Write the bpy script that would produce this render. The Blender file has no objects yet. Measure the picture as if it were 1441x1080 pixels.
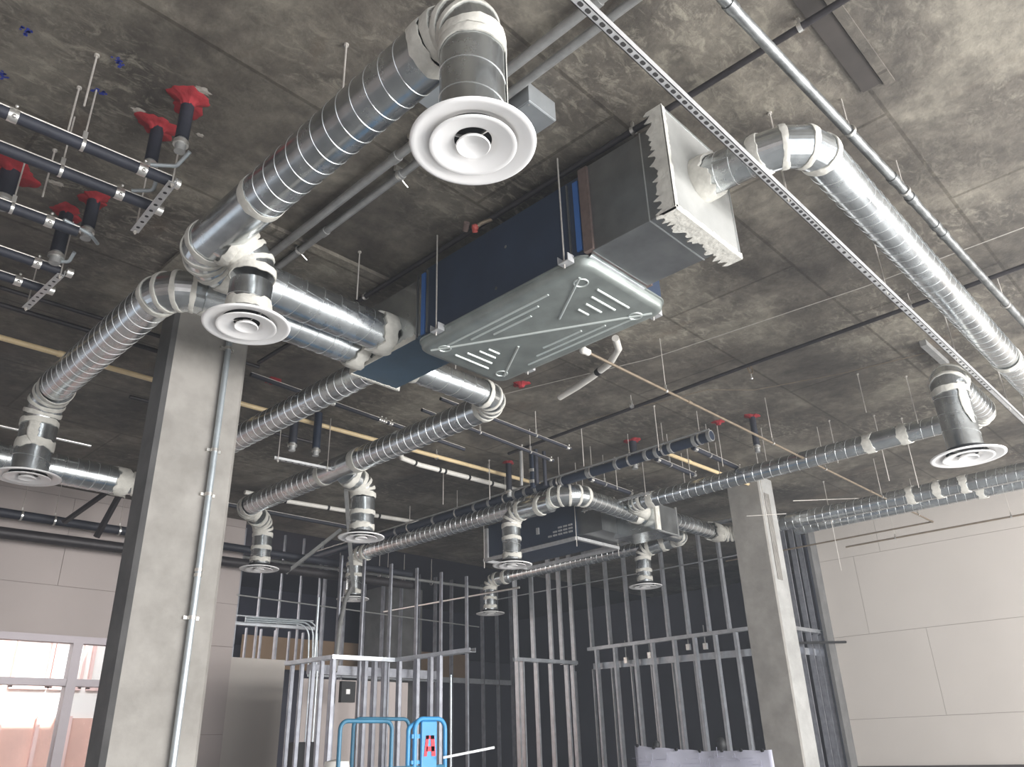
import bpy, bmesh, math, random
from mathutils import Vector, Matrix
random.seed(7)
PI = math.pi
CZ = 1.7                      # eye height above the floor; all heights below are relative to the eye
H = 3.55                      # ceiling underside above the eye
sc = bpy.context.scene
COL = sc.collection

# ------------------------------------------------------------------ materials
def srgb(r, g, b):
    def f(c):
        c /= 255.0
        return c / 12.92 if c <= .04045 else ((c + .055) / 1.055) ** 2.4
    return (f(r), f(g), f(b), 1)

def mat(name, col, rough=.6, metal=0.0, var=0.0, vscale=6.0, bump=0.0, bscale=30.0, col2=None, rvar=0.0, stretch=None):
    m = bpy.data.materials.new(name); m.use_nodes = True
    nt = m.node_tree; n = nt.nodes; l = nt.links
    b = n['Principled BSDF']
    b.inputs['Base Color'].default_value = col
    b.inputs['Roughness'].default_value = rough
    b.inputs['Metallic'].default_value = metal
    tc = n.new('ShaderNodeTexCoord')
    src = tc.outputs['Object']
    if stretch:
        mp = n.new('ShaderNodeMapping'); mp.inputs['Scale'].default_value = stretch
        l.new(src, mp.inputs['Vector']); src = mp.outputs['Vector']
    if var or col2 or rvar:
        t = n.new('ShaderNodeTexNoise'); t.inputs['Scale'].default_value = vscale
        t.inputs['Detail'].default_value = 6; t.inputs['Roughness'].default_value = .6
        l.new(src, t.inputs['Vector'])
        r = n.new('ShaderNodeValToRGB')
        c2 = col2 if col2 else tuple(min(1, c * (1 - var)) for c in col[:3]) + (1,)
        r.color_ramp.elements[0].position = .35; r.color_ramp.elements[1].position = .65
        r.color_ramp.elements[0].color = c2; r.color_ramp.elements[1].color = col
        l.new(t.outputs['Fac'], r.inputs['Fac'])
        l.new(r.outputs['Color'], b.inputs['Base Color'])
        if rvar:
            mr = n.new('ShaderNodeMapRange')
            mr.inputs['To Min'].default_value = rough - rvar; mr.inputs['To Max'].default_value = rough + rvar
            mr.inputs['From Min'].default_value = .3; mr.inputs['From Max'].default_value = .7
            l.new(t.outputs['Fac'], mr.inputs['Value']); l.new(mr.outputs['Result'], b.inputs['Roughness'])
    if bump:
        t2 = n.new('ShaderNodeTexNoise'); t2.inputs['Scale'].default_value = bscale
        t2.inputs['Detail'].default_value = 4
        l.new(src, t2.inputs['Vector'])
        bp = n.new('ShaderNodeBump'); bp.inputs['Strength'].default_value = bump
        bp.inputs['Distance'].default_value = .01
        l.new(t2.outputs['Fac'], bp.inputs['Height']); l.new(bp.outputs['Normal'], b.inputs['Normal'])
    return m

def concrete_slab():
    """formed concrete soffit: blotches, pale scuffs and board joints"""
    m = bpy.data.materials.new('formed_concrete'); m.use_nodes = True
    nt = m.node_tree; n = nt.nodes; l = nt.links; b = n['Principled BSDF']
    b.inputs['Roughness'].default_value = .62
    tc = n.new('ShaderNodeTexCoord'); O = tc.outputs['Object']
    def noise(s, d, r=.6, w=None, dist=0):
        t = n.new('ShaderNodeTexNoise'); t.inputs['Scale'].default_value = s
        t.inputs['Detail'].default_value = d; t.inputs['Roughness'].default_value = r
        t.inputs['Distortion'].default_value = dist
        if w:
            mp = n.new('ShaderNodeMapping'); mp.inputs['Scale'].default_value = w[0]; mp.inputs['Rotation'].default_value = (0, 0, w[1])
            l.new(O, mp.inputs['Vector']); l.new(mp.outputs['Vector'], t.inputs['Vector'])
        else:
            l.new(O, t.inputs['Vector'])
        return t.outputs['Fac']
    def ramp(f, p):
        r = n.new('ShaderNodeValToRGB'); e = r.color_ramp.elements
        e[0].position, e[0].color = p[0]; e[1].position, e[1].color = p[1]
        for q in p[2:]:
            x = e.new(q[0]); x.color = q[1]
        l.new(f, r.inputs['Fac']); return r.outputs['Color']
    def mix(t, f, a, c):
        x = n.new('ShaderNodeMix'); x.data_type = 'RGBA'; x.blend_type = t
        if isinstance(f, float): x.inputs[0].default_value = f
        else: l.new(f, x.inputs[0])
        l.new(a, x.inputs[6])
        if isinstance(c, tuple): x.inputs[7].default_value = c
        else: l.new(c, x.inputs[7])
        return x.outputs[2]
    base = ramp(noise(.9, 8, .62, dist=.4), [(.34, srgb(70, 65, 60)), (.66, srgb(142, 136, 124)), (.5, srgb(102, 96, 88))])
    fine = ramp(noise(7, 10, .7), [(.32, (.50, .49, .48, 1)), (.68, (1.25, 1.24, 1.21, 1))])
    c = mix('MULTIPLY', .8, base, fine)
    # pale cement scuffs stretched along the boards, thicker where a slow mask allows
    sc1 = noise(10, 10, .78, ((.7, 1.3, 1), .5), dist=.8)
    mask = noise(.55, 4, .5)
    mm = n.new('ShaderNodeMath'); mm.operation = 'MULTIPLY'
    r1 = ramp(sc1, [(.50, (0, 0, 0, 1)), (.62, (1, 1, 1, 1))]); r2 = ramp(mask, [(.42, (0, 0, 0, 1)), (.62, (.6, .6, .6, 1))])
    l.new(r1, mm.inputs[0]); l.new(r2, mm.inputs[1])
    c = mix('MIX', mm.outputs[0], c, srgb(172, 166, 150))
    # rust brown stains
    st = ramp(noise(1.7, 6, .6, ((1, .4, 1), 0.2)), [(.60, (0, 0, 0, 1)), (.75, (.45, .45, .45, 1))])
    c = mix('MIX', st, c, srgb(104, 82, 64))
    # plywood board joints
    br = n.new('ShaderNodeTexBrick')
    br.inputs['Scale'].default_value = 1.0; br.inputs['Mortar Size'].default_value = .014
    br.inputs['Brick Width'].default_value = 2.44; br.inputs['Row Height'].default_value = 1.22
    br.inputs['Mortar Smooth'].default_value = .3
    br.inputs['Color1'].default_value = (1, 1, 1, 1); br.inputs['Color2'].default_value = (.80, .80, .80, 1); br.inputs['Mortar'].default_value = (.45, .43, .40, 1)
    wv = n.new('ShaderNodeMapping'); wv.inputs['Location'].default_value = (.35, .5, 0)
    l.new(O, wv.inputs['Vector']); l.new(wv.outputs['Vector'], br.inputs['Vector'])
    c = mix('MULTIPLY', .8, c, br.outputs['Color'])
    l.new(c, b.inputs['Base Color'])
    bp = n.new('ShaderNodeBump'); bp.inputs['Strength'].default_value = .35; bp.inputs['Distance'].default_value = .02
    l.new(noise(14, 8, .7), bp.inputs['Height']); l.new(bp.outputs['Normal'], b.inputs['Normal'])
    return m

M = {}
M['slab'] = concrete_slab()
M['galv'] = mat('galvanised_duct', (.66, .69, .70, 1), .25, .95, var=.30, vscale=5, rvar=.07, bump=.03, bscale=3)
M['galv_plain'] = mat('galvanised_sheet', (.66, .69, .70, 1), .23, .95, var=.25, vscale=7, rvar=.06, bump=.08, bscale=3)
M['plate'] = mat('dull_zinc_plate', (.46, .46, .44, 1), .5, .45, var=.2, vscale=3)
M['seam'] = mat('duct_seam', (.72, .74, .74, 1), .32, .88)
M['mastic'] = mat('duct_sealant', srgb(206, 203, 194), .8, 0, var=.22, vscale=14, bump=.6, bscale=26)
M['white'] = mat('white_enamel', srgb(240, 238, 236), .38, 0, var=.04, vscale=5)
M['dark_hole'] = mat('dark_inside', srgb(22, 22, 24), .8)
M['rod'] = mat('zinc_rod', (.66, .62, .57, 1), .45, .5, var=.2, vscale=30)
M['strut'] = mat('zinc_channel', (.66, .66, .66, 1), .45, .6, var=.2, vscale=15)
M['strut_hole'] = mat('channel_slot', srgb(50, 48, 48), .8)
M['navy'] = mat('dark_blue_panel', srgb(42, 55, 76), .6, .1, var=.25, vscale=3)
M['navy2'] = mat('steel_blue_panel', srgb(66, 90, 108), .45, .35, var=.2, vscale=4)
M['bluetape'] = mat('blue_gasket', srgb(52, 96, 158), .5)
M['brownflange'] = mat('canvas_connector', srgb(104, 88, 82), .8, 0, var=.3, vscale=20)
M['pan_rib'] = mat('drain_pan_rib', srgb(206, 212, 208), .4, .5)
M['pan'] = mat('drain_pan_steel', srgb(150, 156, 152), .45, .55, var=.22, vscale=6, rvar=.08)
M['sheet'] = mat('return_box_sheet', (.34, .35, .35, 1), .36, .9, var=.3, vscale=3, rvar=.08)
M['blackpipe'] = mat('black_steel_pipe', srgb(58, 54, 56), .5, .3, var=.3, vscale=12)
M['insul'] = mat('black_pipe_insulation', srgb(42, 44, 54), .6, 0, var=.25, vscale=10, bump=.3)
M['insul_blue'] = mat('blue_black_insulation', srgb(38, 48, 66), .5, 0, var=.3, vscale=8)
M['red'] = mat('red_firestop', srgb(158, 44, 50), .85, 0, var=.35, vscale=12, bump=.5)
M['redbrass'] = mat('red_valve', srgb(170, 74, 66), .5)
M['cpvc'] = mat('cream_pipe', srgb(228, 204, 160), .45, 0, var=.1, vscale=8)
M['whitetube'] = mat('white_wrapped_tube', srgb(226, 222, 214), .5, 0, var=.1, vscale=9)
M['copper'] = mat('tan_steel_pipe', srgb(132, 118, 100), .5, .3, var=.25, vscale=10)
M['greypipe'] = mat('galvanised_pipe', (.36, .37, .37, 1), .38, .85, var=.45, vscale=9, rvar=.1)
M['conduit'] = mat('grey_conduit', (.42, .42, .41, 1), .5, .6, var=.2, vscale=12)
M['brightconduit'] = mat('bright_conduit', srgb(196, 204, 208), .35, .6, var=.15, vscale=12)
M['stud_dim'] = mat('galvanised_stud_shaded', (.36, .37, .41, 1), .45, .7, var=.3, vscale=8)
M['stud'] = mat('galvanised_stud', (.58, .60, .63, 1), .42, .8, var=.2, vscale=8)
M['drywall'] = mat('bare_drywall_warm', srgb(196, 189, 182), .85, 0, var=.05, vscale=.9)
M['drywall_l'] = mat('bare_drywall_mauve', srgb(178, 168, 164), .85, 0, var=.08, vscale=.8)
M['joint'] = mat('drywall_joint', srgb(128, 118, 112), .9)
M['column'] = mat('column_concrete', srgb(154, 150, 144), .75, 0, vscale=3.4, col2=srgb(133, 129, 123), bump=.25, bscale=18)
M['column_dark'] = mat('column_shade_and_trim', srgb(112, 111, 110), .8, 0, vscale=3, col2=srgb(94, 93, 92), bump=.25, bscale=18)  # darker concrete copy: shade of the left column face painted in
M['column_lit'] = mat('column_concrete_lit', srgb(164, 163, 160), .75, 0, vscale=3, col2=srgb(142, 141, 138), bump=.2, bscale=14)  # paler concrete copy: light on the right column's front face painted in
M['frame'] = mat('window_frame_metal', srgb(176, 168, 172), .5, .2, var=.06)
M['peach'] = mat('peach_stucco', srgb(238, 196, 182), .9, 0, var=.15, vscale=1.5)
M['pink'] = mat('pink_plaster', srgb(244, 212, 206), .9, 0, var=.1, vscale=1.2)
M['glow'] = mat('outdoor_glare_white', srgb(250, 248, 244), .8)
M['leaf'] = mat('shrub_leaf', srgb(150, 160, 120), .7, 0, var=.3, vscale=5)
M['pave'] = mat('outdoor_paving', srgb(190, 184, 176), .9, 0, var=.1)
M['floor'] = mat('floor_concrete', srgb(186, 188, 190), .6, 0, var=.25, vscale=.7)
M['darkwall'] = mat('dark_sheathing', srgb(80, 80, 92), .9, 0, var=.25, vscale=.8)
M['rear_shade'] = mat('painted_rear_shade', srgb(44, 44, 58), .95, 0, var=.2)  # rear gloom put into the colour of upper back wall and ceiling
M['tanboard'] = mat('tan_board', srgb(146, 122, 98), .9, 0, var=.2, vscale=1.5)
M['liftblue'] = mat('lift_blue_paint', srgb(64, 146, 200), .4, 0, var=.1)
M['liftteal'] = mat('lift_rail_paint', srgb(58, 118, 148), .42, 0, var=.2)
M['logored'] = mat('red_decal', srgb(214, 44, 62), .45)
M['paper'] = mat('drawing_paper', srgb(206, 206, 222), .85, 0, var=.05, vscale=2)
M['ink'] = mat('faint_ink', srgb(184, 183, 202), .9, 0, var=.2)
M['black'] = mat('matte_black', srgb(26, 26, 28), .6)
M['marker'] = mat('blue_marker', srgb(40, 56, 150), .8)
M['patch'] = mat('chalk_patch', srgb(196, 190, 180), .9, 0, vscale=20, col2=srgb(140, 132, 122))
M['chrome'] = mat('bright_zinc', (.82, .80, .76, 1), .3, .9)
M['jbox'] = mat('junction_box_steel', (.42, .44, .45, 1), .45, .6, var=.15)
M['recess'] = mat('groove_shade_and_trim', srgb(62, 56, 52), .7, 0, var=.3, vscale=4)  # dark trim grey, also used as painted groove shade

def glass():
    m = bpy.data.materials.new('window_glass'); m.use_nodes = True
    b = m.node_tree.nodes['Principled BSDF']
    b.inputs['Base Color'].default_value = (.97, .97, .98, 1); b.inputs['Roughness'].default_value = .02
    b.inputs['Transmission Weight'].default_value = 1.0; b.inputs['IOR'].default_value = 1.05
    return m
M['glass'] = glass()

# ------------------------------------------------------------------ mesh builder
def frame_of(t):
    t = Vector(t).normalized()
    a = Vector((0, 0, 1)) if abs(t.z) < .95 else Vector((1, 0, 0))
    u = t.cross(a).normalized(); v = u.cross(t).normalized()
    return u, v

class MB:
    def __init__(s): s.v = []; s.f = []; s.m = []
    def add(s, vs, fs, mi=0):
        o = len(s.v); s.v += [Vector(p) for p in vs]
        s.f += [tuple(i + o for i in f) for f in fs]; s.m += [mi] * len(fs); return s
    def box(s, x0, x1, y0, y1, z0, z1, mi=0):
        vs = [(x, y, z) for z in (z0, z1) for y in (y0, y1) for x in (x0, x1)]
        return s.add(vs, [(0, 2, 3, 1), (4, 5, 7, 6), (0, 1, 5, 4), (2, 6, 7, 3), (0, 4, 6, 2), (1, 3, 7, 5)], mi)
    def bar(s, a, b, w, h, mi=0, up=(0, 0, 1)):
        a = Vector(a); b = Vector(b); t = (b - a).normalized(); up = Vector(up)
        if abs(t.dot(up)) > .98: up = Vector((0, 1, 0))
        u = t.cross(up).normalized() * w / 2; v = u.cross(t).normalized() * h / 2
        vs = [p + i * u + j * v for p in (a, b) for j in (-1, 1) for i in (-1, 1)]
        return s.add(vs, [(0, 2, 3, 1), (4, 5, 7, 6), (0, 1, 5, 4), (2, 6, 7, 3), (0, 4, 6, 2), (1, 3, 7, 5)], mi)
    def rings(s, rings, mi=0, cap0=True, cap1=True, close=False):
        n = len(rings[0]); vs = [p for r in rings for p in r]; fs = []
        R = len(rings)
        for k in range(R if close else R - 1):
            for i in range(n):
                j = (i + 1) % n; a = k * n; b = ((k + 1) % R) * n
                fs.append((a + i, a + j, b + j, b + i))
        if cap0 and not close: fs.append(tuple(range(n - 1, -1, -1)))
        if cap1 and not close: fs.append(tuple((R - 1) * n + i for i in range(n)))
        return s.add(vs, fs, mi)
    def tube(s, pts, r, seg=12, mi=0, caps=True):
        """mitred round tube through points; r may be a list"""
        P = [Vector(p) for p in pts]; n = len(P)
        rr = r if isinstance(r, (list, tuple)) else [r] * n
        T = [(P[i + 1] - P[i]).normalized() for i in range(n - 1)]
        u, v = frame_of(T[0]); out = []
        for i in range(n):
            if i == 0: t = T[0]; cut = t; k = 1
            elif i == n - 1: t = T[-1]; cut = t
            else: t = T[i - 1]; cut = (T[i - 1] + T[i]).normalized()
            u = (u - t * u.dot(t)).normalized(); v = u.cross(t).normalized()
            ring = []
            for a in range(seg):
                q = 2 * PI * a / seg
                d = (math.cos(q) * u + math.sin(q) * v) * rr[i]
                ring.append(P[i] + d - t * (d.dot(cut) / max(.2, t.dot(cut))))
            out.append(ring)
            if 0 < i < n - 1:
                # carry the frame over the mitre
                t2 = T[i]; u = (u - t2 * (u.dot(t2))); u.normalize()
        return s.rings(out, mi, caps, caps)
    def lathe(s, prof, c, seg=32, mi=0, axis=(0, 0, 1), cap=False):
        c = Vector(c); ax = Vector(axis).normalized(); u, v = frame_of(ax)
        out = [[c + ax * z + (math.cos(2 * PI * a / seg) * u + math.sin(2 * PI * a / seg) * v) * r for a in range(seg)] for r, z in prof]
        return s.rings(out, mi, cap, cap)
    def ball(s, c, r, seg=12, mi=0, sc=(1, 1, 1)):
        c = Vector(c); out = []
        for k in range(1, 8):
            t = PI * k / 8
            out.append([c + Vector((sc[0] * r * math.sin(t) * math.cos(2 * PI * a / seg), sc[1] * r * math.sin(t) * math.sin(2 * PI * a / seg), -sc[2] * r * math.cos(t))) for a in range(seg)])
        return s.rings(out, mi)
    def build(s, name, mats, parent=None, smooth=True, ang=35, bevel=0):
        if not isinstance(mats, (list, tuple)): mats = [mats]
        me = bpy.data.meshes.new(name)
        if parent is None:
            xs = [p.x for p in s.v]; ys = [p.y for p in s.v]; zs = [p.z for p in s.v]
            o = Vector(((min(xs) + max(xs)) / 2, (min(ys) + max(ys)) / 2, min(zs)))
        else:
            o = ORG[parent.name]
        me.from_pydata([tuple(p - o) for p in s.v], [], s.f)
        for m in mats: me.materials.append(m)
        me.polygons.foreach_set('material_index', s.m)
        bm = bmesh.new(); bm.from_mesh(me); bmesh.ops.recalc_face_normals(bm, faces=bm.faces); bm.to_mesh(me); bm.free()
        if smooth:
            me.polygons.foreach_set('use_smooth', [True] * len(me.polygons))
            me.set_sharp_from_angle(angle=math.radians(ang))
        me.update()
        ob = bpy.data.objects.new(name, me); COL.objects.link(ob)
        ORG[ob.name] = o
        if parent is None: ob.location = o + Vector((0, 0, CZ))
        else: ob.parent = parent
        if bevel:
            b = ob.modifiers.new('edge', 'BEVEL'); b.width = bevel; b.segments = 2; b.limit_method = 'ANGLE'
        return ob
ORG = {}

def thing(name, label, cat, base, group=None):
    e = bpy.data.objects.new(name, None); COL.objects.link(e)
    e.empty_display_size = .1
    e.location = Vector(base) + Vector((0, 0, CZ)); ORG[e.name] = Vector(base)
    return tag(e, label, cat, group)
def tag(o, label, cat, group=None):
    o['label'] = label; o['category'] = cat
    if group: o['group'] = group
    return o
def struct(o, label=None):
    o['kind'] = 'structure'
    if label: o['label'] = label
    return o
ORD = ['first', 'second', 'third', 'fourth', 'fifth', 'sixth', 'seventh', 'eighth', 'ninth', 'tenth', 'eleventh', 'twelfth', 'thirteenth', 'fourteenth', 'fifteenth', 'sixteenth', 'seventeenth', 'eighteenth', 'nineteenth', 'twentieth']

# ------------------------------------------------------------------ ductwork
def spiral(parent, a, b, r, pitch=.115, seam=.0024, name='spiral_section', seg=40, ms=None):
    """spiral lockseam duct between two points, the seam a real raised helix"""
    a = Vector(a); b = Vector(b); L = (b - a).length; t = (b - a).normalized(); u, v = frame_of(t)
    w = .0019
    st = []          # (axial position, radius, helical?)
    st.append((0, r, 0))
    k = pitch * .5
    while k < L - pitch - 2 * w:
        st += [(k - w * 1.4, r, 1), (k - w * .6, r + seam, 2), (k + w * .6, r + seam, 1), (k + w * 1.4, r, 0)]
        k += pitch
    st.append((L, r, 0))
    rings = []
    for i, (s_, rr, f) in enumerate(st):
        ring = []
        for q in range(seg):
            th = 2 * PI * q / seg
            off = 0 if i in (0, len(st) - 1) else pitch * q / seg
            ring.append(a + t * (s_ + off) + (math.cos(th) * u + math.sin(th) * v) * rr)
        rings.append(ring)
    mb = MB()
    n = seg; vs = [p for g in rings for p in g]; fs = []; ms_ = []
    for i in range(len(rings) - 1):
        mi = 1 if st[i][2] in (1, 2) and i not in (0,) else 0
        for q in range(n):
            j = q + 1
            if j == n:     # helix closes on the next turn's ring, so wrap straight
                j = 0
            fs.append((i * n + q, i * n + j, (i + 1) * n + j, (i + 1) * n + q)); ms_.append(mi if q != n - 1 else 0)
    mb.add(vs, fs); mb.m = ms_
    return mb.build(name, ms or [M['galv'], M['seam']], parent, ang=24)

def band(parent, c, t, r, w=.05, rag=.35, name='sealant_band', e=.007, seg=36, seed=None):
    """brushed sealant band around a duct joint, ragged edges"""
    rnd = random.Random(seed if seed is not None else random.random())
    c = Vector(c); t = Vector(t).normalized(); u, v = frame_of(t)
    ph = [rnd.uniform(0, 6.28) for _ in range(6)]
    def rg(th, k): return 1 + rag * (.5 * math.sin(3 * th + ph[k]) + .3 * math.sin(7 * th + ph[k + 1]) + .25 * math.sin(13 * th + ph[k + 2]))
    rings = []
    for side, rr in ((-1, r - .003), (-1, r + e * .7), (-.4, r + e), (.4, r + e), (1, r + e * .7), (1, r - .003)):
        ring = []
        for q in range(seg):
            th = 2 * PI * q / seg
            o = side * w / 2 * (rg(th, 0) if side < 0 else rg(th, 3))
            ring.append(c + t * o + (math.cos(th) * u + math.sin(th) * v) * rr)
        rings.append(ring)
    return MB().rings(rings, 0, False, False, close=True).build(name, M['mastic'], parent, ang=60)

def arc_pts(c, d1, d2, R, n=4):
    """gore joints of an elbow at corner c, from direction d1 to d2"""
    c = Vector(c); d1 = Vector(d1).normalized(); d2 = Vector(d2).normalized()
    th = d1.angle(d2); tl = R * math.tan(th / 2)
    p0 = c - d1 * tl
    nrm = (d2 - d1 * d1.dot(d2)).normalized(); o = p0 + nrm * R
    out = []
    for i in range(n + 1):
        a = th * i / n
        out.append(o - nrm * R * math.cos(a) + d1 * R * math.sin(a))
    return out

def elbow(parent, c, d1, d2, r, R=.24, n=4, bands=True, w=.045, seed=1):
    n = min(n, 4) if R > .19 else 3; w = min(w, .034) if n > 3 else min(w, .036)
    P = arc_pts(c, d1, d2, R, n); d1 = Vector(d1).normalized(); d2 = Vector(d2).normalized()
    mb = MB(); mb.tube([P[0] - d1 * .02] + P + [P[-1] + d2 * .02], r + .002, 36)
    el = mb.build('gored_elbow', M['galv_plain'], parent, ang=8)
    if bands:
        for i, p in enumerate(P):
            t = d1 if i == 0 else d2 if i == len(P) - 1 else (P[i + 1] - P[i - 1])
            band(el, p, t, r * 1.012 + .002, w * (1.5 if i in (0, n) else 1), seed=seed * 31 + i)
    return P[0], P[-1]

# ------------------------------------------------------------------ room shell
def slab_box(name, m, *a): return struct(MB().box(*a).build(name, m, smooth=False))
slab_box('ceiling', M['slab'], -6, 20.5, -7, 12.2, H, H + .25)
slab_box('ceiling_rear', M['rear_shade'], 6.2, 20.5, 12.2, 17.5, H, H + .25)  # ceiling's fade to dark at the back put into this colour
slab_box('floor', M['floor'], -6, 20.5, -7, 12.2, -CZ - .1, -CZ)
f2 = slab_box('floor_rear', M['floor'], 6.3, 20.5, 12.2, 17.5, -CZ - .1, -CZ)

def panel_wall(name, m, plane, at, thick, rows, joints_for, lo_hi):
    """drywall boards with real gaps; rows = z edges; joints_for(row) = joint positions along the wall"""
    mb = MB(); a, b = lo_hi; g = .006; sg = 1 if thick > 0 else -1
    def bx(u0, u1, z0, z1, d0, d1, mi):
        d0, d1 = sorted((d0, d1))
        if plane == 'x': mb.box(d0, d1, u0, u1, z0, z1, mi)
        else: mb.box(u0, u1, d0, d1, z0, z1, mi)
    bx(a, b, rows[0], rows[-1], at + sg * .008, at + thick, 1)
    for k in range(len(rows) - 1):
        cuts = [a] + [c for c in sorted(joints_for(k)) if a < c < b] + [b]
        for i in range(len(cuts) - 1):
            bx(cuts[i] + g / 2, cuts[i + 1] - g / 2, rows[k] + g / 2, rows[k + 1] - g / 2, at, at + sg * .010, 0)
    return struct(mb.build(name, [m, M['joint']], smooth=False))
ROWS_R = [-CZ, -1.05, .286, 1.615, 2.945, H]
JR = {4: [4.9, 2.2, -.5, -3], 3: [5.377, 2.4, -1.2, -4], 2: [4.45, 1.6, -2, -5], 1: [3.2, .2, -3], 0: [4, 1]}
panel_wall('wall_right', M['drywall'], 'x', 14.5, .2, ROWS_R, lambda k: JR[k], (-7, 6.05))
slab_box('baseboard_right', M['recess'], 14.44, 14.5, -7, 6.05, -CZ, -.42)
slab_box('wall_side_blocker', M['drywall_l'], -6, -5.8, -7, 12, -CZ, H)  # unseen wall, added to keep sky light out from the left
# far-left wall with the storefront window cut in it
def wall_left():
    mb = MB(); g = .006
    rows = [1.56, 2.198, 3.42, H]
    mb.box(-6, 6.33, 12.008, 12.2, 1.56, H, 1)
    mb.box(4.9, 6.33, 12.008, 12.2, -CZ, 1.56, 1)
    J = {0: [1.2, 4.9], 1: [-.2, 3.68, 5.6], 2: [2.4]}
    for k in range(3):
        cuts = [-6] + J[k] + [6.33]
        for i in range(len(cuts) - 1): mb.box(cuts[i] + g / 2, cuts[i + 1] - g / 2, 12.0, 12.01, rows[k] + g / 2, rows[k + 1] - g / 2, 0)
    mb.box(4.9, 6.33, 12.0, 12.01, .32 + g, 1.56 - g, 0); mb.box(4.9, 6.33, 12.0, 12.01, -CZ, .32, 0)
    return struct(mb.build('wall_left', [M['drywall_l'], M['joint']], smooth=False))
wall_left()
# window: jambs, transom, mullions, glass
win = thing('window_1', 'storefront window with pale mullions in the far left drywall wall, peach building outside', 'window', (2.5, 12.05, -1.0))
win['kind'] = 'structure'
mb = MB()
mb.box(-3, 4.9, 11.97, 12.12, 1.47, 1.56); mb.box(-3, 4.9, 11.98, 12.12, .93, 1.02)
for x in (1.4, 4.08): mb.box(x - .06, x + .06, 11.97, 12.12, -CZ, 1.47)
mb.box(4.84, 4.9, 11.97, 12.12, -CZ, 1.47)
mb.box(-3, 4.9, 11.98, 12.12, -CZ, -CZ + .1)
mb.build('window_frame', M['frame'], win, smooth=False)
MB().box(-3, 4.9, 12.04, 12.05, -CZ, 1.5).build('window_glass', M['glass'], win, smooth=False)
# outside the window
tag(MB().box(-4, 7, 12.3, 20, -CZ - .2, -CZ - .1).build('paving', M['pave'], smooth=False), 'sunlit paving outside the storefront window', 'paving')
bl = thing('building', 'peach stucco building with white framed windows seen through the storefront window', 'building', (3.5, 16, -CZ - .1))
mb = MB(); mb.box(-2, 8.2, 16, 16.4, -CZ - .1, .72); mb.box(3.5, 4.35, 15.9, 16.3, .7, 3.5, 0)
mb.build('wall', M['peach'], bl, smooth=False)
mb = MB(); mb.box(-2, 3.5, 16.05, 16.3, .72, 4); mb.box(4.35, 8.2, 16.05, 16.3, .72, 4)  # white panels standing in for bright sky and panes
mb.build('sky_glare_panel', M['glow'], bl, smooth=False)
for x0, x1 in ((4.5, 5.05), (5.12, 5.6), (5.75, 6.4)):
    mb = MB(); z0, z1 = 1.2, 2.0
    for a in (x0, x1): mb.box(a - .025, a + .025, 15.98, 16.05, z0, z1)
    for z in (z0, z1): mb.box(x0 - .025, x1 + .025, 15.98, 16.05, z - .025, z + .025)
    mb.build('window_surround', M['pink'], bl, smooth=False)
for x in (3.3, 4.0, 4.42, 5.0, 5.5, 6.0):
    MB().box(x, x + .06, 15.93, 16.0, -CZ, .75).build('pilaster_strip', M['pink'], bl, smooth=False)
sh = thing('shrub', 'thin leafy shrub outside the storefront window at the frame edge', 'shrub', (3.25, 14.0, -CZ - .1))
mb = MB()
rnd = random.Random(3)
for i in range(7): mb.tube([(3.25, 14, -CZ), (3.25 + rnd.uniform(-.1, .1), 14, -.6), (3.25 + rnd.uniform(-.35, .35), 14 + rnd.uniform(-.2, .2), .25)], .012, 6)
mb.build('stem', M['tanboard'], sh)
mb = MB()
for i in range(260):
    c = Vector((3.25 + rnd.gauss(0, .2), 14 + rnd.gauss(0, .15), rnd.uniform(-.6, .55))); a = rnd.uniform(0, 6.28)
    d = Vector((math.cos(a), .3 * math.sin(a), math.sin(a))) * .06; e = Vector((-d.z, .02, d.x)) * .35
    mb.add([c - d, c + e, c + d, c - e], [(0, 1, 2, 3)])
fo = mb.build('foliage', M['leaf'], sh, smooth=False)

# dark back-of-house walls
slab_box('wall_back', M['darkwall'], 6.33, 20.5, 17.2, 17.4, -CZ, 2.3)
slab_box('wall_back', M['rear_shade'], 6.33, 20.5, 17.1, 17.3, 2.3, H)  # upper tier darker: shade under the rear ceiling painted in
slab_box('wall_far_right', M['darkwall'], 18.2, 18.4, 6.3, 17.1, -CZ, H)
slab_box('wall_inner', M['darkwall'], 14.7, 18.2, 6.3, 6.4, -CZ, H)
for i, (x0, x1, y, z0, z1) in enumerate(((8.9, 12.2, 16.5, 1.75, 2.42), (13.1, 15.5, 16.5, 1.75, 2.35), (7.6, 8.6, 16.6, 1.8, 2.5))):
    tag(MB().box(x0, x1, y, y + .02, z0, z1).build('wall_board', M['tanboard'], smooth=False),
        ['long tan board band on the dark back wall left of the rear column', 'tan board band on the dark back wall right of the rear column', 'short tan board behind the left stud wall'][i], 'board')

# ------------------------------------------------------------------ columns
def column(name, label, x0, x1, y0, y1, mats, ch=.035):
    mb = MB()
    P = [(x0 + ch, y0), (x1 - ch, y0), (x1, y0 + ch), (x1, y1), (x0, y1), (x0, y0 + ch)]
    mb.rings([[Vector((a, b, z)) for a, b in P] for z in (-CZ, H)])
    # faces: front -Y = 0, left -X = 1
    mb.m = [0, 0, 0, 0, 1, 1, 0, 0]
    return tag(mb.build(name, mats, smooth=False), label, 'column')
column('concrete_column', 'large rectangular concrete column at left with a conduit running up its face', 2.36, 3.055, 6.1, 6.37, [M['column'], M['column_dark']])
c2 = column('concrete_column', 'smooth concrete column at right between ducts and stud wall', 10.62, 11.06, 5.07, 5.58, [M['column_lit'], M['column']], .02)
mb = MB()
for x in (10.72, 10.76, 10.80, 10.84): mb.box(x, x + .022, 5.055, 5.075, 2.05, 3.3)
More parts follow.
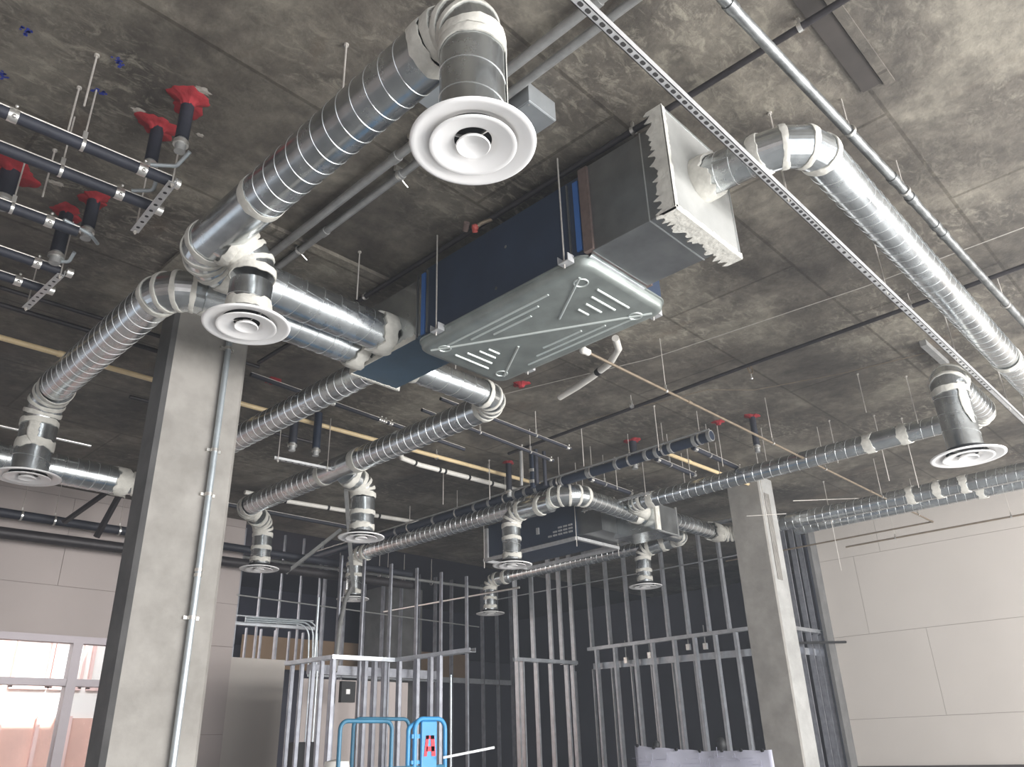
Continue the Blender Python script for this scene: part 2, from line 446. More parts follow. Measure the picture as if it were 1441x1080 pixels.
cc = mb.build('form_groove', M['column'], None, smooth=False); cc.parent = c2; cc.location = cc.location - c2.location
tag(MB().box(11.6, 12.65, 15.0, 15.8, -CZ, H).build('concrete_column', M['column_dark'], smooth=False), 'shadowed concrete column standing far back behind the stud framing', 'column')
# conduit on left column
cd = thing('column_conduit', 'bright metal conduit strapped up the front of the left concrete column', 'conduit', (2.84, 6.06, -CZ))
MB().tube([(2.84, 6.06, -CZ), (2.84, 6.06, 3.5)], .026, 16).build('pipe', M['brightconduit'], cd)
for z in (3.28, 2.33, 1.95, .98):
    MB().box(2.78, 2.90, 6.075, 6.098, z - .012, z + .012).tube([(2.84, 6.06, z - .014), (2.84, 6.06, z + .014)], .031, 16).build('strap', M['chrome'], cd)
for z in (1.30, 1.34):
    MB().tube([(2.84, 6.06, z - .012), (2.84, 6.06, z + .012)], .031, 16).build('coupling', M['chrome'], cd)

# ------------------------------------------------------------------ round diffusers with drop necks
def diffuser(label, x, y, z, R, r, ztop, group=None, steps=None, rough=False, seed=0):
    """white round louvred diffuser, z = lower rim; neck goes up to ztop"""
    t = thing('round_diffuser', label, 'diffuser', (x, y, z), group)
    k = R / .26; c = (x, y, z)
    pr = [(.262, .004), (.260, -.003), (.252, -.006), (.238, -.004), (.215, .002), (.192, .008), (.174, .016), (.166, .026), (.160, .030), (.147, .030)]
    pr2 = [(.262, .004), (.240, .006), (.20, .014), (.17, .022), (.146, .034)]
    MB().lathe([(a * k, b * k) for a, b in pr], c, 56).lathe([(a * k, b * k) for a, b in pr2], c, 56).build('outer_ring', M['white'], t, ang=60)
    pm = [(.180, -.008), (.181, -.013), (.176, -.015), (.160, -.012), (.135, -.004), (.108, -.001), (.092, .006), (.078, .022), (.082, .026), (.098, .012), (.13, .003), (.165, -.005)]
    MB().rings([[Vector((x + a * k * math.cos(q * 2 * PI / 48), y + a * k * math.sin(q * 2 * PI / 48), z + b * k)) for q in range(48)] for a, b in pm], close=True).build('middle_ring', M['white'], t, ang=60)
    pc = [(.0, .002), (.03, .0), (.056, -.008), (.068, -.015), (.072, -.011), (.066, .0), (.03, .03), (.0, .032)]
    MB().lathe([(max(a, .0004) * k, b * k) for a, b in pc], c, 40).build('centre_cone', M['white'], t, ang=60)
    mb = MB()
    for q in range(3):
        a = q * 2 * PI / 3 + .6
        mb.bar((x, y, z + .026 * k), (x + .15 * k * math.cos(a), y + .15 * k * math.sin(a), z + .028 * k), .006, .012)
    mb.build('spider', M['chrome'], t, smooth=False)
    MB().lathe([(.0005, .06 * k), (.144 * k, .06 * k), (.144 * k, .028 * k)], c, 32).build('dark_throat', M['dark_hole'], t)
    zz = z + .03 * k
    spiral(t, (x, y, zz), (x, y, ztop), r, pitch=.15 if ztop - z > .5 else .12, name='neck')
    return t

def drop_elbow(t, x, y, zc, r, d_in, R=.20, n=4, seed=1, w=.05):
    """elbow part from horizontal direction d_in down to the neck at x,y; returns the upstream end"""
    a, b = elbow(t, (x, y, zc), d_in, (0, 0, -1), r, R, n, True, w, seed)
    return a, b

# D1 big near diffuser, at the end of duct A
t = diffuser('largest white round diffuser, nearest the camera at top centre of the picture', 1.80, 1.86, 2.285, .262, .143, 2.80, seed=1)
band(t, (1.80, 1.86, 2.80), (0, 0, 1), .147, .045, seed=5)
MB().tube([(1.80, 1.86, 2.79), (1.80, 1.86, 2.86)], .145, 36).build('collar', M['galv_plain'], t)
# vertical smear of sealant on the right side of the neck
def smear(t, x, y, r, a0, a1, z0, z1, seed=1):
    rnd = random.Random(seed); n = 14; rows = []
    for i in range(n + 1):
        z = z0 + (z1 - z0) * i / n
        e0 = a0 + rnd.uniform(-.05, .05) * (1 if i > 2 else 3); e1 = a1 + rnd.uniform(-.05, .05)
        if i < 4: e0 = a1 + (a0 - a1) * (.35 + .16 * i)
        rows.append([Vector((x + (r + .005) * math.cos(e0 + (e1 - e0) * j / 6), y + (r + .005) * math.sin(e0 + (e1 - e0) * j / 6), z)) for j in range(7)])
    mb = MB(); vs = [p for w_ in rows for p in w_]; fs = [(i * 7 + j, i * 7 + j + 1, (i + 1) * 7 + j + 1, (i + 1) * 7 + j) for i in range(n) for j in range(6)]
    mb.add(vs, fs); o = mb.build('sealant_smear', M['mastic'], t); s = o.modifiers.new('thick', 'SOLIDIFY'); s.thickness = .004; s.offset = 1
smear(t, 1.80, 1.86, .143, -.95, -.35, 2.45, 2.86, 3)
# Duct A with its elbows and tees: one continuous run from diffuser 1 to the plenum
A = thing('spiral_duct', 'long spiral duct rising from the tee at left to the nearest diffuser at top', 'duct', (1.787, 3.2, 2.85))
e0, e1 = elbow(A, (1.80, 1.86, 3.02), (0, -1, 0), (0, 0, -1), .143, .17, 3, True, .04, 3)
spiral(A, (1.787, 2.12, 3.005), (1.787, 3.62, 3.0), .141)
band(A, (1.787, 3.64, 3.0), (0, 1, 0), .141, .06, seed=11)
band(A, (1.787, 2.10, 3.005), (0, 1, 0), .143, .08, seed=12)
MB().tube([(1.787, 3.6, 3.0), (1.787, 4.26, 3.0)], .143, 40).build('tee_section', M['galv_plain'], A)
e0, e1 = elbow(A, (1.787, 4.50, 3.0), (0, 1, 0), (1, 0, 0), .145, .22, 4, True, .05, 4)
B = thing('spiral_duct', 'short mirror-bright spiral duct from the round tee into the plenum of the near unit', 'duct', (2.7, 4.5, 2.84))
spiral(B, (2.03, 4.50, 3.0), (3.36, 4.50, 3.0), .15, pitch=.15)
band(B, (3.33, 4.50, 3.0), (1, 0, 0), .155, .13, .5, e=.02, seed=13)
band(B, (2.05, 4.50, 3.0), (1, 0, 0), .15, .05, seed=14)
# Duct 2 + left duct
L = thing('spiral_duct', 'spiral duct descending at left from the tee toward the far left diffuser', 'duct', (1.84, 6, 2.86))
spiral(L, (3.36, 4.83, 2.985), (2.16, 4.83, 2.985), .14, pitch=.15)
band(L, (3.33, 4.83, 2.985), (1, 0, 0), .146, .12, .5, e=.02, seed=15)
MB().tube([(2.17, 4.83, 2.985), (2.05, 4.86, 2.985)], .142, 36).build('collar', M['galv_plain'], L)
elbow(L, (1.84, 4.88, 2.99), (-1, 0, 0), (0, 1, 0), .142, .24, 4, True, .055, 5)
spiral(L, (1.84, 5.12, 2.99), (1.86, 7.15, 2.99), .14)
elbow(L, (1.88, 7.48, 2.99), (0, 1, 0), (0, 0, -1), .145, .26, 4, True, .05, 6)
t = diffuser('round white diffuser below the left duct, cut by the left edge of the picture', 1.885, 7.49, 2.245, .262, .148, 2.50)
MB().tube([(1.885, 7.49, 2.50), (1.885, 7.49, 2.73)], .150, 36).build('collar', M['galv_plain'], t)
band(t, (1.885, 7.49, 2.53), (0, 0, 1), .151, .08, .5, seed=21); smear(t, 1.885, 7.49, .150, -2.35, -1.8, 2.5, 2.75, 8)
# D2 under the tee
t = diffuser('second nearest round diffuser, just in front of the left concrete column', 2.03, 4.13, 2.43, .262, .133, 2.72)
band(t, (2.03, 4.13, 2.545), (0, 0, 1), .136, .075, .5, seed=22)
e0, e1 = elbow(t, (2.03, 4.13, 2.93), (1, 0, -.25), (0, 0, -1), .136, .17, 4, True, .05, 7)
MB().tube([(1.80, 4.13, 2.985), tuple(e0)], .136, 36).build('take_off', M['galv_plain'], t)
band(t, (1.91, 4.13, 2.955), (1, 0, -.25), .139, .10, .3, e=.012, seed=23)
band(t, (1.87, 4.13, 2.965), (1, 0, -.25), .155, .05, .5, e=.012, seed=24)
# +X duct and duct C
Cc = thing('spiral_duct', 'spiral duct leaving the near unit plenum and running to the two middle-left diffusers', 'duct', (4.98, 7, 2.87))
spiral(Cc, (3.86, 4.80, 2.99), (4.72, 4.80, 3.0), .122, pitch=.15)
band(Cc, (3.90, 4.80, 2.99), (1, 0, 0), .125, .05, .3, seed=25)
elbow(Cc, (4.98, 4.80, 3.0), (1, 0, 0), (0, 1, 0), .130, .24, 5, True, .05, 8)
spiral(Cc, (4.98, 5.06, 3.0), (4.98, 7.02, 3.0), .131)
band(Cc, (4.98, 7.05, 3.0), (0, 1, 0), .133, .10, .2, seed=26)
MB().tube([(4.98, 7.0, 3.0), (4.98, 7.75, 3.0)], .133, 36).build('tee_section', M['galv_plain'], Cc)
band(Cc, (4.98, 7.72, 3.0), (0, 1, 0), .133, .08, .2, seed=27)
spiral(Cc, (4.98, 7.75, 3.0), (4.98, 9.35, 3.0), .130)
elbow(Cc, (5.0, 9.62, 3.0), (0, 1, 0), (1, .1, 0), .133, .20, 4, True, .06, 9)
def std_drop(label, x, y, z, r, zc, src, n=4, R=.2, seed=1, ws=.06, group=None, RR=.262):
    t = diffuser(label, x, y, z, RR, r, zc - R - .02 - .16, group)
    d = (Vector((x, y, zc)) - Vector(src)); d.normalize()
    a, b = elbow(t, (x, y, zc), d, (0, 0, -1), r + .002, R, n, True, ws, seed)
    MB().tube([src, tuple(a)], r, 32).build('take_off', M['galv_plain'], t)
    band(t, (Vector(src) + (a - Vector(src)) * .35), d, r + .002, .07, .4, e=.012, seed=seed + 5)
    MB().tube([(x, y, zc - R - .2), (x, y, zc - R)], r + .003, 32).build('collar', M['galv_plain'], t)
    band(t, (x, y, zc - R - .17), (0, 0, 1), r + .005, .05, .4, seed=seed + 6)
    band(t, (x, y, z + .12), (0, 0, 1), r + .003, .06, .6, seed=seed + 7)
    return t
std_drop('white diffuser at the far end of the middle-left duct, beside the left column', 5.55, 10.03, 2.34, .128, 2.97, (5.30, 9.80, 3.0), 4, .18, 31)
std_drop('white diffuser hanging below the tee of the middle-left duct', 5.35, 7.44, 2.25, .136, 2.86, (5.06, 7.38, 2.95), 4, .16, 32)
# Duct D behind column and low left duct
D = thing('spiral_duct', 'spiral duct leaving the near plenum and passing behind the left column', 'duct', (3.66, 7, 2.88))
spiral(D, (3.66, 4.98, 3.0), (3.66, 9.25, 3.0), .122)
band(D, (3.66, 5.0, 3.0), (0, 1, 0), .127, .09, .5, e=.015, seed=28)
elbow(D, (3.66, 9.51, 3.0), (0, 1, 0), (-1, 0, 0), .135, .24, 4, True, .05, 10)
spiral(D, (3.40, 9.51, 3.0), (-1.5, 9.51, 3.0), .16)
band(D, (3.36, 9.51, 3.0), (1, 0, 0), .165, .16, .5, seed=29)

# ------------------------------------------------------------------ near fan coil unit
def rag_edge(p0, p1, out, n=40, w=.05, th=(0, 0, 0)):
    """brushed strip: straight on one side, torn on the other"""
    p0 = Vector(p0); p1 = Vector(p1); d = (p1 - p0) / n; out = Vector(out); th = Vector(th)
    I = [p0 + d * i for i in range(n + 1)]; O = [p + out * w * rnd.uniform(.62, 1.12) for p in I]
    vs = I + O + [p + th for p in I] + [p + th for p in O]; m = n + 1; fs = []
    for i in range(n):
        fs += [(i, i + 1, m + i + 1, m + i), (2 * m + i, 3 * m + i, 3 * m + i + 1, 2 * m + i + 1), (i, 2 * m + i, 2 * m + i + 1, i + 1), (m + i, m + i + 1, 3 * m + i + 1, 3 * m + i)]
    fs += [(0, m, 3 * m, 2 * m), (n, 2 * m + n, 3 * m + n, m + n)]
    mb.add(vs, fs)
U = thing('fan_coil_unit', 'large dark blue ceiling fan coil unit with return box and plenum hanging at centre', 'air conditioner', (3.7, 3.2, 2.72))
mb = MB(); mb.box(3.35, 4.17, 2.47, 4.0, 2.765, 3.365)
mb.build('casing', M['navy'], U, smooth=False, bevel=.004)
mb = MB(); mb.box(3.40, 3.86, 4.0, 4.97, 2.84, 3.36); mb.build('supply_plenum', [M['navy2']], U, smooth=False, bevel=.004)
mb = MB(); mb.box(3.392, 3.41, 3.99, 4.97, 2.848, 3.35); mb.build('plenum_side_sheet', M['galv_plain'], U, smooth=False)
mb = MB()
rnd = random.Random(5)
rag_edge((3.385, 4.975, 2.832), (3.90, 4.975, 2.832), (0, -.15, 1), w=.045, th=(0, .012, 0))
mb.build('sealant_edge', M['mastic'], U, smooth=False); mb = MB()
rag_edge((3.385, 4.985, 2.828), (3.88, 4.985, 2.828), (0, -1, 0), w=.028, th=(0, 0, .008))
mb.build('sealant_edge', M['mastic'], U, smooth=False); mb = MB()
rag_edge((3.386, 4.15, 2.832), (3.386, 4.98, 2.832), (0, 0, 1), w=.05, th=(.006, 0, 0))
mb.build('sealant_edge', M['mastic'], U)
for y0, y1 in ((4.0, 4.05), (2.50, 2.55)):
    mb = MB(); mb.box(3.338, 3.35, y0 - .01, y1 - .018, 2.80, 3.33); mb.build('blue_gasket', M['bluetape'], U, smooth=False)
for y_ in (4.075, 3.96, 2.575): MB().box(3.335, 3.352, y_, y_ + .01, 2.80, 3.34).build('trim_strip', M['sheet'], U, smooth=False)
mb = MB(); mb.box(3.325, 3.96, 2.40, 2.47, 2.76, 3.39); mb.build('canvas_connector', M['brownflange'], U, smooth=False)
mb = MB(); mb.box(3.345, 3.93, 1.82, 2.42, 2.755, 3.40); mb.build('return_box', M['sheet'], U, smooth=False, bevel=.004)
mb = MB(); mb.box(3.342, 3.935, 1.99, 1.998, 2.752, 3.403); mb.build('standing_seam', M['seam'], U, smooth=False)
mb = MB(); mb.box(3.36, 3.93, 2.43, 2.46, 2.745, 2.765); mb.tube([(3.36, 2.46, 2.755), (3.93, 2.46, 2.755)], .02, 10); mb.build('bottom_lip', M['galv_plain'], U)
# end plate
mb = MB(); mb.box(3.27, 4.0, 1.785, 1.80, 2.70, 3.44); mb.build('end_plate', M['plate'], U, smooth=False, bevel=.003)
mb = MB(); rnd = random.Random(8)
rag_edge((3.262, 1.775, 2.685), (3.262, 1.775, 3.44), (0, 1, 0), w=.12, th=(.008, 0, 0))
mb.build('sealant_edge', M['mastic'], U, smooth=False); mb = MB()
rag_edge((3.262, 1.775, 2.685), (4.0, 1.775, 2.685), (0, 1, 0), w=.13, th=(0, 0, .010))
mb.build('sealant_edge', M['mastic'], U, smooth=False); mb = MB()
rag_edge((3.262, 1.772, 2.70), (3.262, 1.772, 3.43), (1, 0, 0), w=.035, th=(0, .008, 0))
mb.build('sealant_edge', M['mastic'], U, smooth=False); mb = MB()
rag_edge((3.27, 1.772, 2.69), (4.0, 1.772, 2.69), (0, 0, 1), w=.035, th=(0, .008, 0))
mb.build('sealant_edge', M['mastic'], U)
mb = MB()
for a, b in (((3.29, 1.783, 3.43), (4.0, 1.783, 3.43)), ((3.99, 1.783, 2.72), (3.99, 1.783, 3.43))): mb.bar(a, b, .008, .012)
mb.build('folded_edge', M['seam'], U, smooth=False)
for y, z in ((3.15, 3.15), (3.25, 2.86)): MB().lathe([(.012, -.003), (.009, -.004), (.0005, -.004)], (3.35, y, z), 12, axis=(1, 0, 0)).build('screw', M['sheet'], U)

# ribbed drain pan under the unit
Pn = thing('drain_pan', 'pale galvanised drain pan with pressed ribs under the near fan coil unit', 'drain pan', (3.77, 3.26, 2.68))
def rrect(x0, x1, y0, y1, r, z, n=6):
    out = []
    for cx, cy, a0 in ((x1 - r, y1 - r, 0), (x0 + r, y1 - r, 90), (x0 + r, y0 + r, 180), (x1 - r, y0 + r, 270)):
        for i in range(n + 1):
            a = math.radians(a0 + 90 * i / n); out.append(Vector((cx + r * math.cos(a), cy + r * math.sin(a), z)))
    return out
mb = MB()
px0, px1, py0, py1 = 3.325, 4.215, 2.455, 4.07
mb.rings([rrect(px0 - .012, px1 + .012, py0 - .012, py1 + .012, .11, 2.755), rrect(px0 - .012, px1 + .012, py0 - .012, py1 + .012, .11, 2.745), rrect(px0, px1, py0, py1, .10, 2.742),
          rrect(px0 + .004, px1 - .004, py0 + .004, py1 - .004, .10, 2.700), rrect(px0 + .02, px1 - .02, py0 + .02, py1 - .02, .09, 2.684), rrect(px0 + .05, px1 - .05, py0 + .05, py1 - .05, .07, 2.680)])
mb.build('tray', M['pan'], Pn, ang=50)
ribs = []
cx, cy = 3.77, 3.262; ax, ay = .37, .72
P4 = lambda u, v: (cx + u * ax, cy + v * ay, 2.680)
ribs.append((P4(-1, 1), P4(1, -1)))                      # long diagonal
ribs.append((P4(-.93, -.93), P4(-.10, -.33))); ribs.append((P4(.93, .93), P4(.15, .33)))
for k in range(4):       # short cross ribs near both ends
    v = -.93 + .115 * k; w = .62 - .16 * k
    ribs.append((P4(.05 - w * .75, v + .02), P4(.05 + w * .75, v + .02)) if k < 3 else (P4(-.12, v + .02), P4(.18, v + .02)))
    v = .93 - .115 * k
    ribs.append((P4(-.05 - w * .75, v - .02), P4(-.05 + w * .75, v - .02)) if k < 3 else (P4(-.2, v), P4(.1, v)))
for k, (v0, v1) in enumerate(((-.55, .8), (-.35, .55), (-.18, .32))):  # long ribs each side
    u = -.9 + .17 * k; ribs.append((P4(u, v0), P4(u, v1)))
    u = .9 - .17 * k; ribs.append((P4(u, -v1), P4(u, -v0)))
for i, (a, b) in enumerate(ribs):
    MB().tube([a, b], [.009 if i else .010] * 2, 8).build('pressed_rib', M['pan_rib'], Pn)
for u, v in ((-.78, -.88), (.86, -.86), (-.85, .88), (.8, .9)):
    p = P4(u, v); MB().rings([[Vector((p[0] + (.045 + s * math.cos(q * PI / 4)) * math.cos(a * PI / 12), p[1] + (.045 + s * math.cos(q * PI / 4)) * math.sin(a * PI / 12), 2.68 + .006 * math.sin(q * PI / 4))) for q in range(8)] for a in range(24) for s in (.006,)], close=True).build('knockout_ring', M['pan_rib'], Pn)
for i, (x, y) in enumerate(((3.29, 2.60), (3.29, 3.80), (4.25, 2.60), (4.25, 3.80))):
    lb = ['near left', 'far left', 'near right', 'far right'][i]
    t = thing('unit_hanger', 'steel channel bracket and rod at the %s corner of the near fan coil unit' % lb, 'hanger', (x, y, 2.70))
    MB().box(x - .03, x + .03, y - .05, y + .03, 2.715, 2.722).box(x - .03, x + .03, y - .055, y - .049, 2.715, 2.77).box(x - .03, x + .03, y + .026, y + .03, 2.715, 2.77).build('bracket', M['strut'], t, smooth=False)
    MB().tube([(x, y, 2.69), (x, y, H)], .0055, 8).build('rod', M['rod'], t)

# R1: the big bright duct to the right
R1 = thing('spiral_duct', 'brightly lit spiral duct from the return box of the near unit to the right edge', 'duct', (6, 1.15, 2.88))
band(R1, (3.63, 1.76, 3.08), (0, 1, 0), .122, .14, .55, e=.02, seed=41)
spiral(R1, (3.63, 1.79, 3.08), (3.63, 1.42, 3.06), .115, pitch=.10)
e0, e1 = elbow(R1, (3.63, 1.155, 3.04), (0, -1, 0), (1, 0, 0), .118, .24, 3, True, .05, 12)
spiral(R1, (3.87, 1.155, 3.03), (11.5, 1.15, 2.99), .116)
for x in (7.6, 9.3): band(R1, (x, 1.153, 3.0), (1, 0, 0), .118, .07, .2, seed=43)

# ------------------------------------------------------------------ far fan coil unit
U2 = thing('fan_coil_unit', 'smaller looking second fan coil unit hanging far back above the stud walls', 'air conditioner', (9.4, 8, 2.75))
MB().box(8.95, 9.85, 7.2, 9.0, 2.80, 3.30).build('casing', M['navy'], U2, smooth=False, bevel=.004)
MB().box(9.0, 9.85, 6.75, 7.2, 2.80, 3.2).build('coil_box', M['sheet'], U2, smooth=False)
MB().box(9.35, 9.86, 6.08, 6.80, 2.73, 3.12).build('supply_plenum', M['galv_plain'], U2, smooth=False)
MB().box(9.44, 9.86, 6.055, 6.082, 2.74, 3.11).build('end_plate', M['sheet'], U2, smooth=False)
mb = MB()
for a, b in (((9.42, 6.06, 2.72), (9.89, 6.06, 2.72)), ((9.88, 6.06, 2.72), (9.88, 6.06, 3.14))): mb.bar(a, b, .03, .022)
mb.build('folded_edge', M['seam'], U2, smooth=False)
MB().box(9.34, 9.44, 6.05, 6.08, 2.73, 3.13).build('sealant_edge', M['mastic'], U2, smooth=False)
mb = MB()
mb.bar((8.9, 7.15, 2.74), (8.9, 9.05, 2.74), .05, .045); mb.bar((8.9, 7.15, 2.74), (9.9, 7.15, 2.74), .05, .045); mb.bar((8.9, 9.05, 2.74), (9.9, 9.05, 2.74), .05, .045)
mb.bar((9.9, 7.15, 2.74), (9.9, 9.05, 2.74), .05, .045)
mb.build('support_frame', M['strut'], U2, smooth=False)
MB().box(8.9, 8.94, 8.98, 9.05, 2.76, 3.25).build('end_flange', M['strut'], U2, smooth=False)
mb = MB()
for k in range(3):
    for j in range(5 - k): mb.box(8.935, 8.95, 7.25 + j * .1, 7.32 + j * .1, 2.86 + k * .05, 2.885 + k * .05)
mb.box(8.93, 8.95, 7.9, 7.95, 2.95, 3.05)
mb.build('connection_plate', M['strut'], U2, smooth=False)
for i, (x, y) in enumerate(((8.9, 7.15), (8.9, 8.3), (9.9, 7.15), (8.9, 9.05))):
    t = tag(MB().tube([(x, y, 2.62), (x, y, H)], .006, 8).build('threaded_rod', M['rod']), 'thin rod holding the far fan coil unit at its %s corner' % ['near left', 'middle left', 'near right', 'far left'][i], 'rod')

# R2
R2 = thing('spiral_duct', 'long spiral duct crossing in front of the right column to the right-hand diffuser', 'duct', (8.9, 4, 2.9))
elbow(R2, (8.90, 6.12, 3.02), (0, 1, 0), (1, .25, 0), .112, .2, 4, True, .05, 13)
MB().tube([(9.08, 6.17, 3.02), (9.37, 6.25, 3.0)], .11, 32).build('take_off', M['mastic'], R2)
spiral(R2, (8.89, 5.92, 3.01), (8.89, 2.85, 3.0), .102)
band(R2, (8.89, 5.80, 3.01), (0, 1, 0), .104, .10, .3, seed=44)
for y in (2.86, 2.48): band(R2, (8.89, y, 3.0), (0, 1, 0), .108, .10, .3, seed=45 + int(y * 10))
MB().tube([(8.89, 2.9, 3.0), (8.89, 2.45, 3.0)], .106, 32).build('damper_section', M['galv_plain'], R2)
spiral(R2, (8.89, 2.45, 3.0), (8.89, 1.90, 3.0), .102)
elbow(R2, (8.89, 1.66, 2.98), (0, -1, 0), (-1, 0, 0), .12, .2, 4, True, .05, 14)
spiral(R2, (8.67, 1.655, 2.98), (7.62, 1.62, 2.93), .125, pitch=.12)
t = diffuser('white diffuser at right under a sealed elbow, below the slotted steel channel', 7.40, 1.61, 2.16, .295, .143, 2.74)
elbow(t, (7.40, 1.61, 2.92), (-1, 0, -.05), (0, 0, -1), .147, .17, 4, True, .06, 15)
smear(t, 7.40, 1.61, .145, -2.5, -1.95, 2.42, 2.8, 12)
# -X duct, E, d7, d6
E_ = thing('spiral_duct', 'spiral duct with a high elbow running from the far unit to the rear middle diffusers', 'duct', (7.8, 8.5, 2.9))
spiral(E_, (9.36, 6.32, 2.97), (8.08, 6.32, 3.0), .115)
band(E_, (9.25, 6.32, 2.97), (1, 0, 0), .118, .14, .4, seed=50)
elbow(E_, (7.80, 6.32, 3.01), (-1, 0, 0), (0, 1, 0), .135, .27, 4, True, .05, 16)
spiral(E_, (7.82, 6.60, 3.03), (7.86, 10.85, 3.04), .118)
std_drop('white diffuser at the rear centre, under the high sealed elbow', 7.72, 7.32, 2.225, .122, 2.93, (7.76, 6.62, 2.93), 4, .18, 61, .05)
std_drop('small white diffuser at the rear left end of the long back duct', 7.84, 11.05, 2.305, .125, 3.02, (7.86, 10.7, 3.03), 4, .16, 62)
# +X ducts, F, R3
R3 = thing('spiral_duct', 'pair-top spiral duct running along the right drywall wall behind the right column', 'duct', (11.46, 3, 2.9))
spiral(R3, (9.86, 6.18, 2.99), (11.25, 6.18, 3.0), .113)
band(R3, (11.12, 6.18, 3.0), (1, 0, 0), .13, .22, .5, e=.02, seed=51)
elbow(R3, (11.46, 6.18, 3.0), (1, 0, 0), (0, -1, 0), .115, .2, 4, True, .05, 17)
spiral(R3, (11.46, 5.96, 3.0), (11.46, -2.5, 3.0), .112)
for y in (3.30, 2.95, 2.62): band(R3, (11.46, y, 3.0), (0, 1, 0), .118, .09, .4, seed=int(y * 9))
R4 = thing('spiral_duct', 'lower thinner spiral duct running just below the one along the right wall', 'duct', (11.9, 3, 2.8))
spiral(R4, (11.9, 5.2, 2.985), (11.9, -2.5, 2.985), .10)
band(R4, (11.9, 2.55, 2.985), (0, 1, 0), .11, .1, .4, seed=77)
F_ = thing('spiral_duct', 'rear spiral duct running low from the far unit over the stud wall', 'duct', (10.8, 9, 2.8))
MB().tube([(9.86, 6.52, 2.92), (10.60, 6.52, 2.92)], .10, 32).build('straight_section', M['galv_plain'], F_)
elbow(F_, (10.80, 6.52, 2.92), (1, 0, 0), (0, 1, 0), .105, .18, 4, True, .05, 18)
spiral(F_, (10.80, 6.70, 2.92), (10.80, 10.6, 2.92), .098)
std_drop('white diffuser at the rear right, in front of the long stud wall', 10.72, 7.28, 2.275, .118, 2.85, (10.79, 6.75, 2.92), 4, .16, 63)
std_drop('smallest white diffuser at the rear, above the corner of the stud walls', 10.72, 10.76, 2.295, .118, 2.9, (10.79, 10.3, 2.92), 4, .16, 64)

# ------------------------------------------------------------------ rods
def rod(x, y, z0, label, z1=H, r=.0055, group=None):
    return tag(MB().tube([(x, y, z0), (x, y, z1)], r, 8).lathe([(.001, z1 - .012 - z1), (.014, -.012), (.014, 0), (.001, 0)], (x, y, z1), 8).build('threaded_rod', M['rod']), label, 'rod', group)
rod(1.75, 2.80, 3.13, 'threaded rod from ceiling down to the big spiral duct at upper left')
rod(4.62, 5.05, 3.05, 'thin rod beside the elbow of the middle-left duct')
rod(3.0, 4.38, 3.12, 'thin rod with nut above the mirror-bright duct')

# ------------------------------------------------------------------ pipes
def pipe(label, pts, r, m, cat='pipe', name='pipe', coup=(), cr=None, cm=None, seg=16, cl=.06, cname='coupling', clabel=None, bend=None):
    """pipe as one top-level thing: body plus couplings at fractions along it"""
    P = [Vector(p) for p in pts]
    if bend:
        Q = [P[0]]
        for i in range(1, len(P) - 1):
            Q += arc_pts(P[i], P[i] - P[i - 1], P[i + 1] - P[i], bend, 6)
        P = Q + [P[-1]]
    base = (P[0] + P[-1]) / 2
    if not coup:
        return tag(MB().tube(P, r, seg).build(name, m), label, cat)
    t = thing(name, label, cat, base)
    MB().tube(P, r, seg).build('pipe_body', m, t)
    Ls = [(P[i + 1] - P[i]).length for i in range(len(P) - 1)]; tot = sum(Ls)
    for f in coup:
        d = f * tot; i = 0
        while d > Ls[i] and i < len(Ls) - 1: d -= Ls[i]; i += 1
        tt = (P[i + 1] - P[i]).normalized(); c = P[i] + tt * d
        MB().tube([c - tt * cl / 2, c + tt * cl / 2], cr or r * 1.25, seg).build(cname, cm or m, t)
    return t

def clevis(label, x, y, zt, zp, r, along='y', group=None, m=None):
    """loop hanger on a rod"""
    t = thing('pipe_hanger', label, 'hanger', (x, y, zp - r), group)
    MB().tube([(x, y, zp + r), (x, y, zt)], .0045, 6).build('rod', M['rod'], t)
    mb = MB(); pts = []
    for q in range(17):
        a = 2 * PI * q / 16
        pts.append((x, y + (r + .006) * math.cos(a), zp + (r + .006) * math.sin(a)) if along == 'x' else (x + (r + .006) * math.cos(a), y, zp + (r + .006) * math.sin(a)))
    ax = (1, 0, 0) if along == 'x' else (0, 1, 0)
    MB().lathe([(r + .001, -.012), (r + .007, -.012), (r + .007, .012), (r + .001, .012), (r + .001, -.012)], (x, y, zp), 20, axis=ax).box(x - .008, x + .008, y - .008, y + .008, zp + r, zp + r + .045).build('loop', m or M['chrome'], t)
    return t

# big grey pipe upper right
pipe('thick weathered galvanised pipe crossing the upper right corner', [(1.9, 1.12, 3.3), (4.815, 1.017, 3.3), (7.68, .946, 3.3), (12, .85, 3.3)], .030, M['greypipe'], coup=(.092, .285, .315, .36, .375), cr=.036, cm=M['greypipe'])
for i, (x, y) in enumerate(((4.13, 1.035), (4.96, 1.01), (7.17, .965))):
    clevis('%s ring hanger from the left on the thick galvanised pipe' % ORD[i], x, y, H, 3.3, .031, 'x')
# slotted strut channel
S = thing('slotted_channel', 'long pale slotted steel channel slanting across the right half', 'channel', (5.5, 1.40, 2.89))
x0, x1 = 1.5, 10.0
mb = MB()
mb.box(x0, x1, 1.380, 1.384, 2.885, 2.925); mb.box(x0, x1, 1.418, 1.422, 2.885, 2.925); mb.box(x0, x1, 1.380, 1.422, 2.885, 2.888)
mb.box(x0, x1, 1.384, 1.389, 2.918, 2.925); mb.box(x0, x1, 1.413, 1.418, 2.918, 2.925)
mb.build('channel', M['strut'], S, smooth=False)
n = 0
x = x0 + .03
while x < x1 - .05 and n < 100:
    MB().rings([rrect(x, x + .030, 1.391, 1.411, .008, z, 3) for z in (2.8845, 2.8835)]).build('slot', M['strut_hole'], S, smooth=False); x += .0508 if x < 4.5 else .085; n += 1
S['label'] = 'long pale slotted steel channel slanting across the right half of the ceiling'
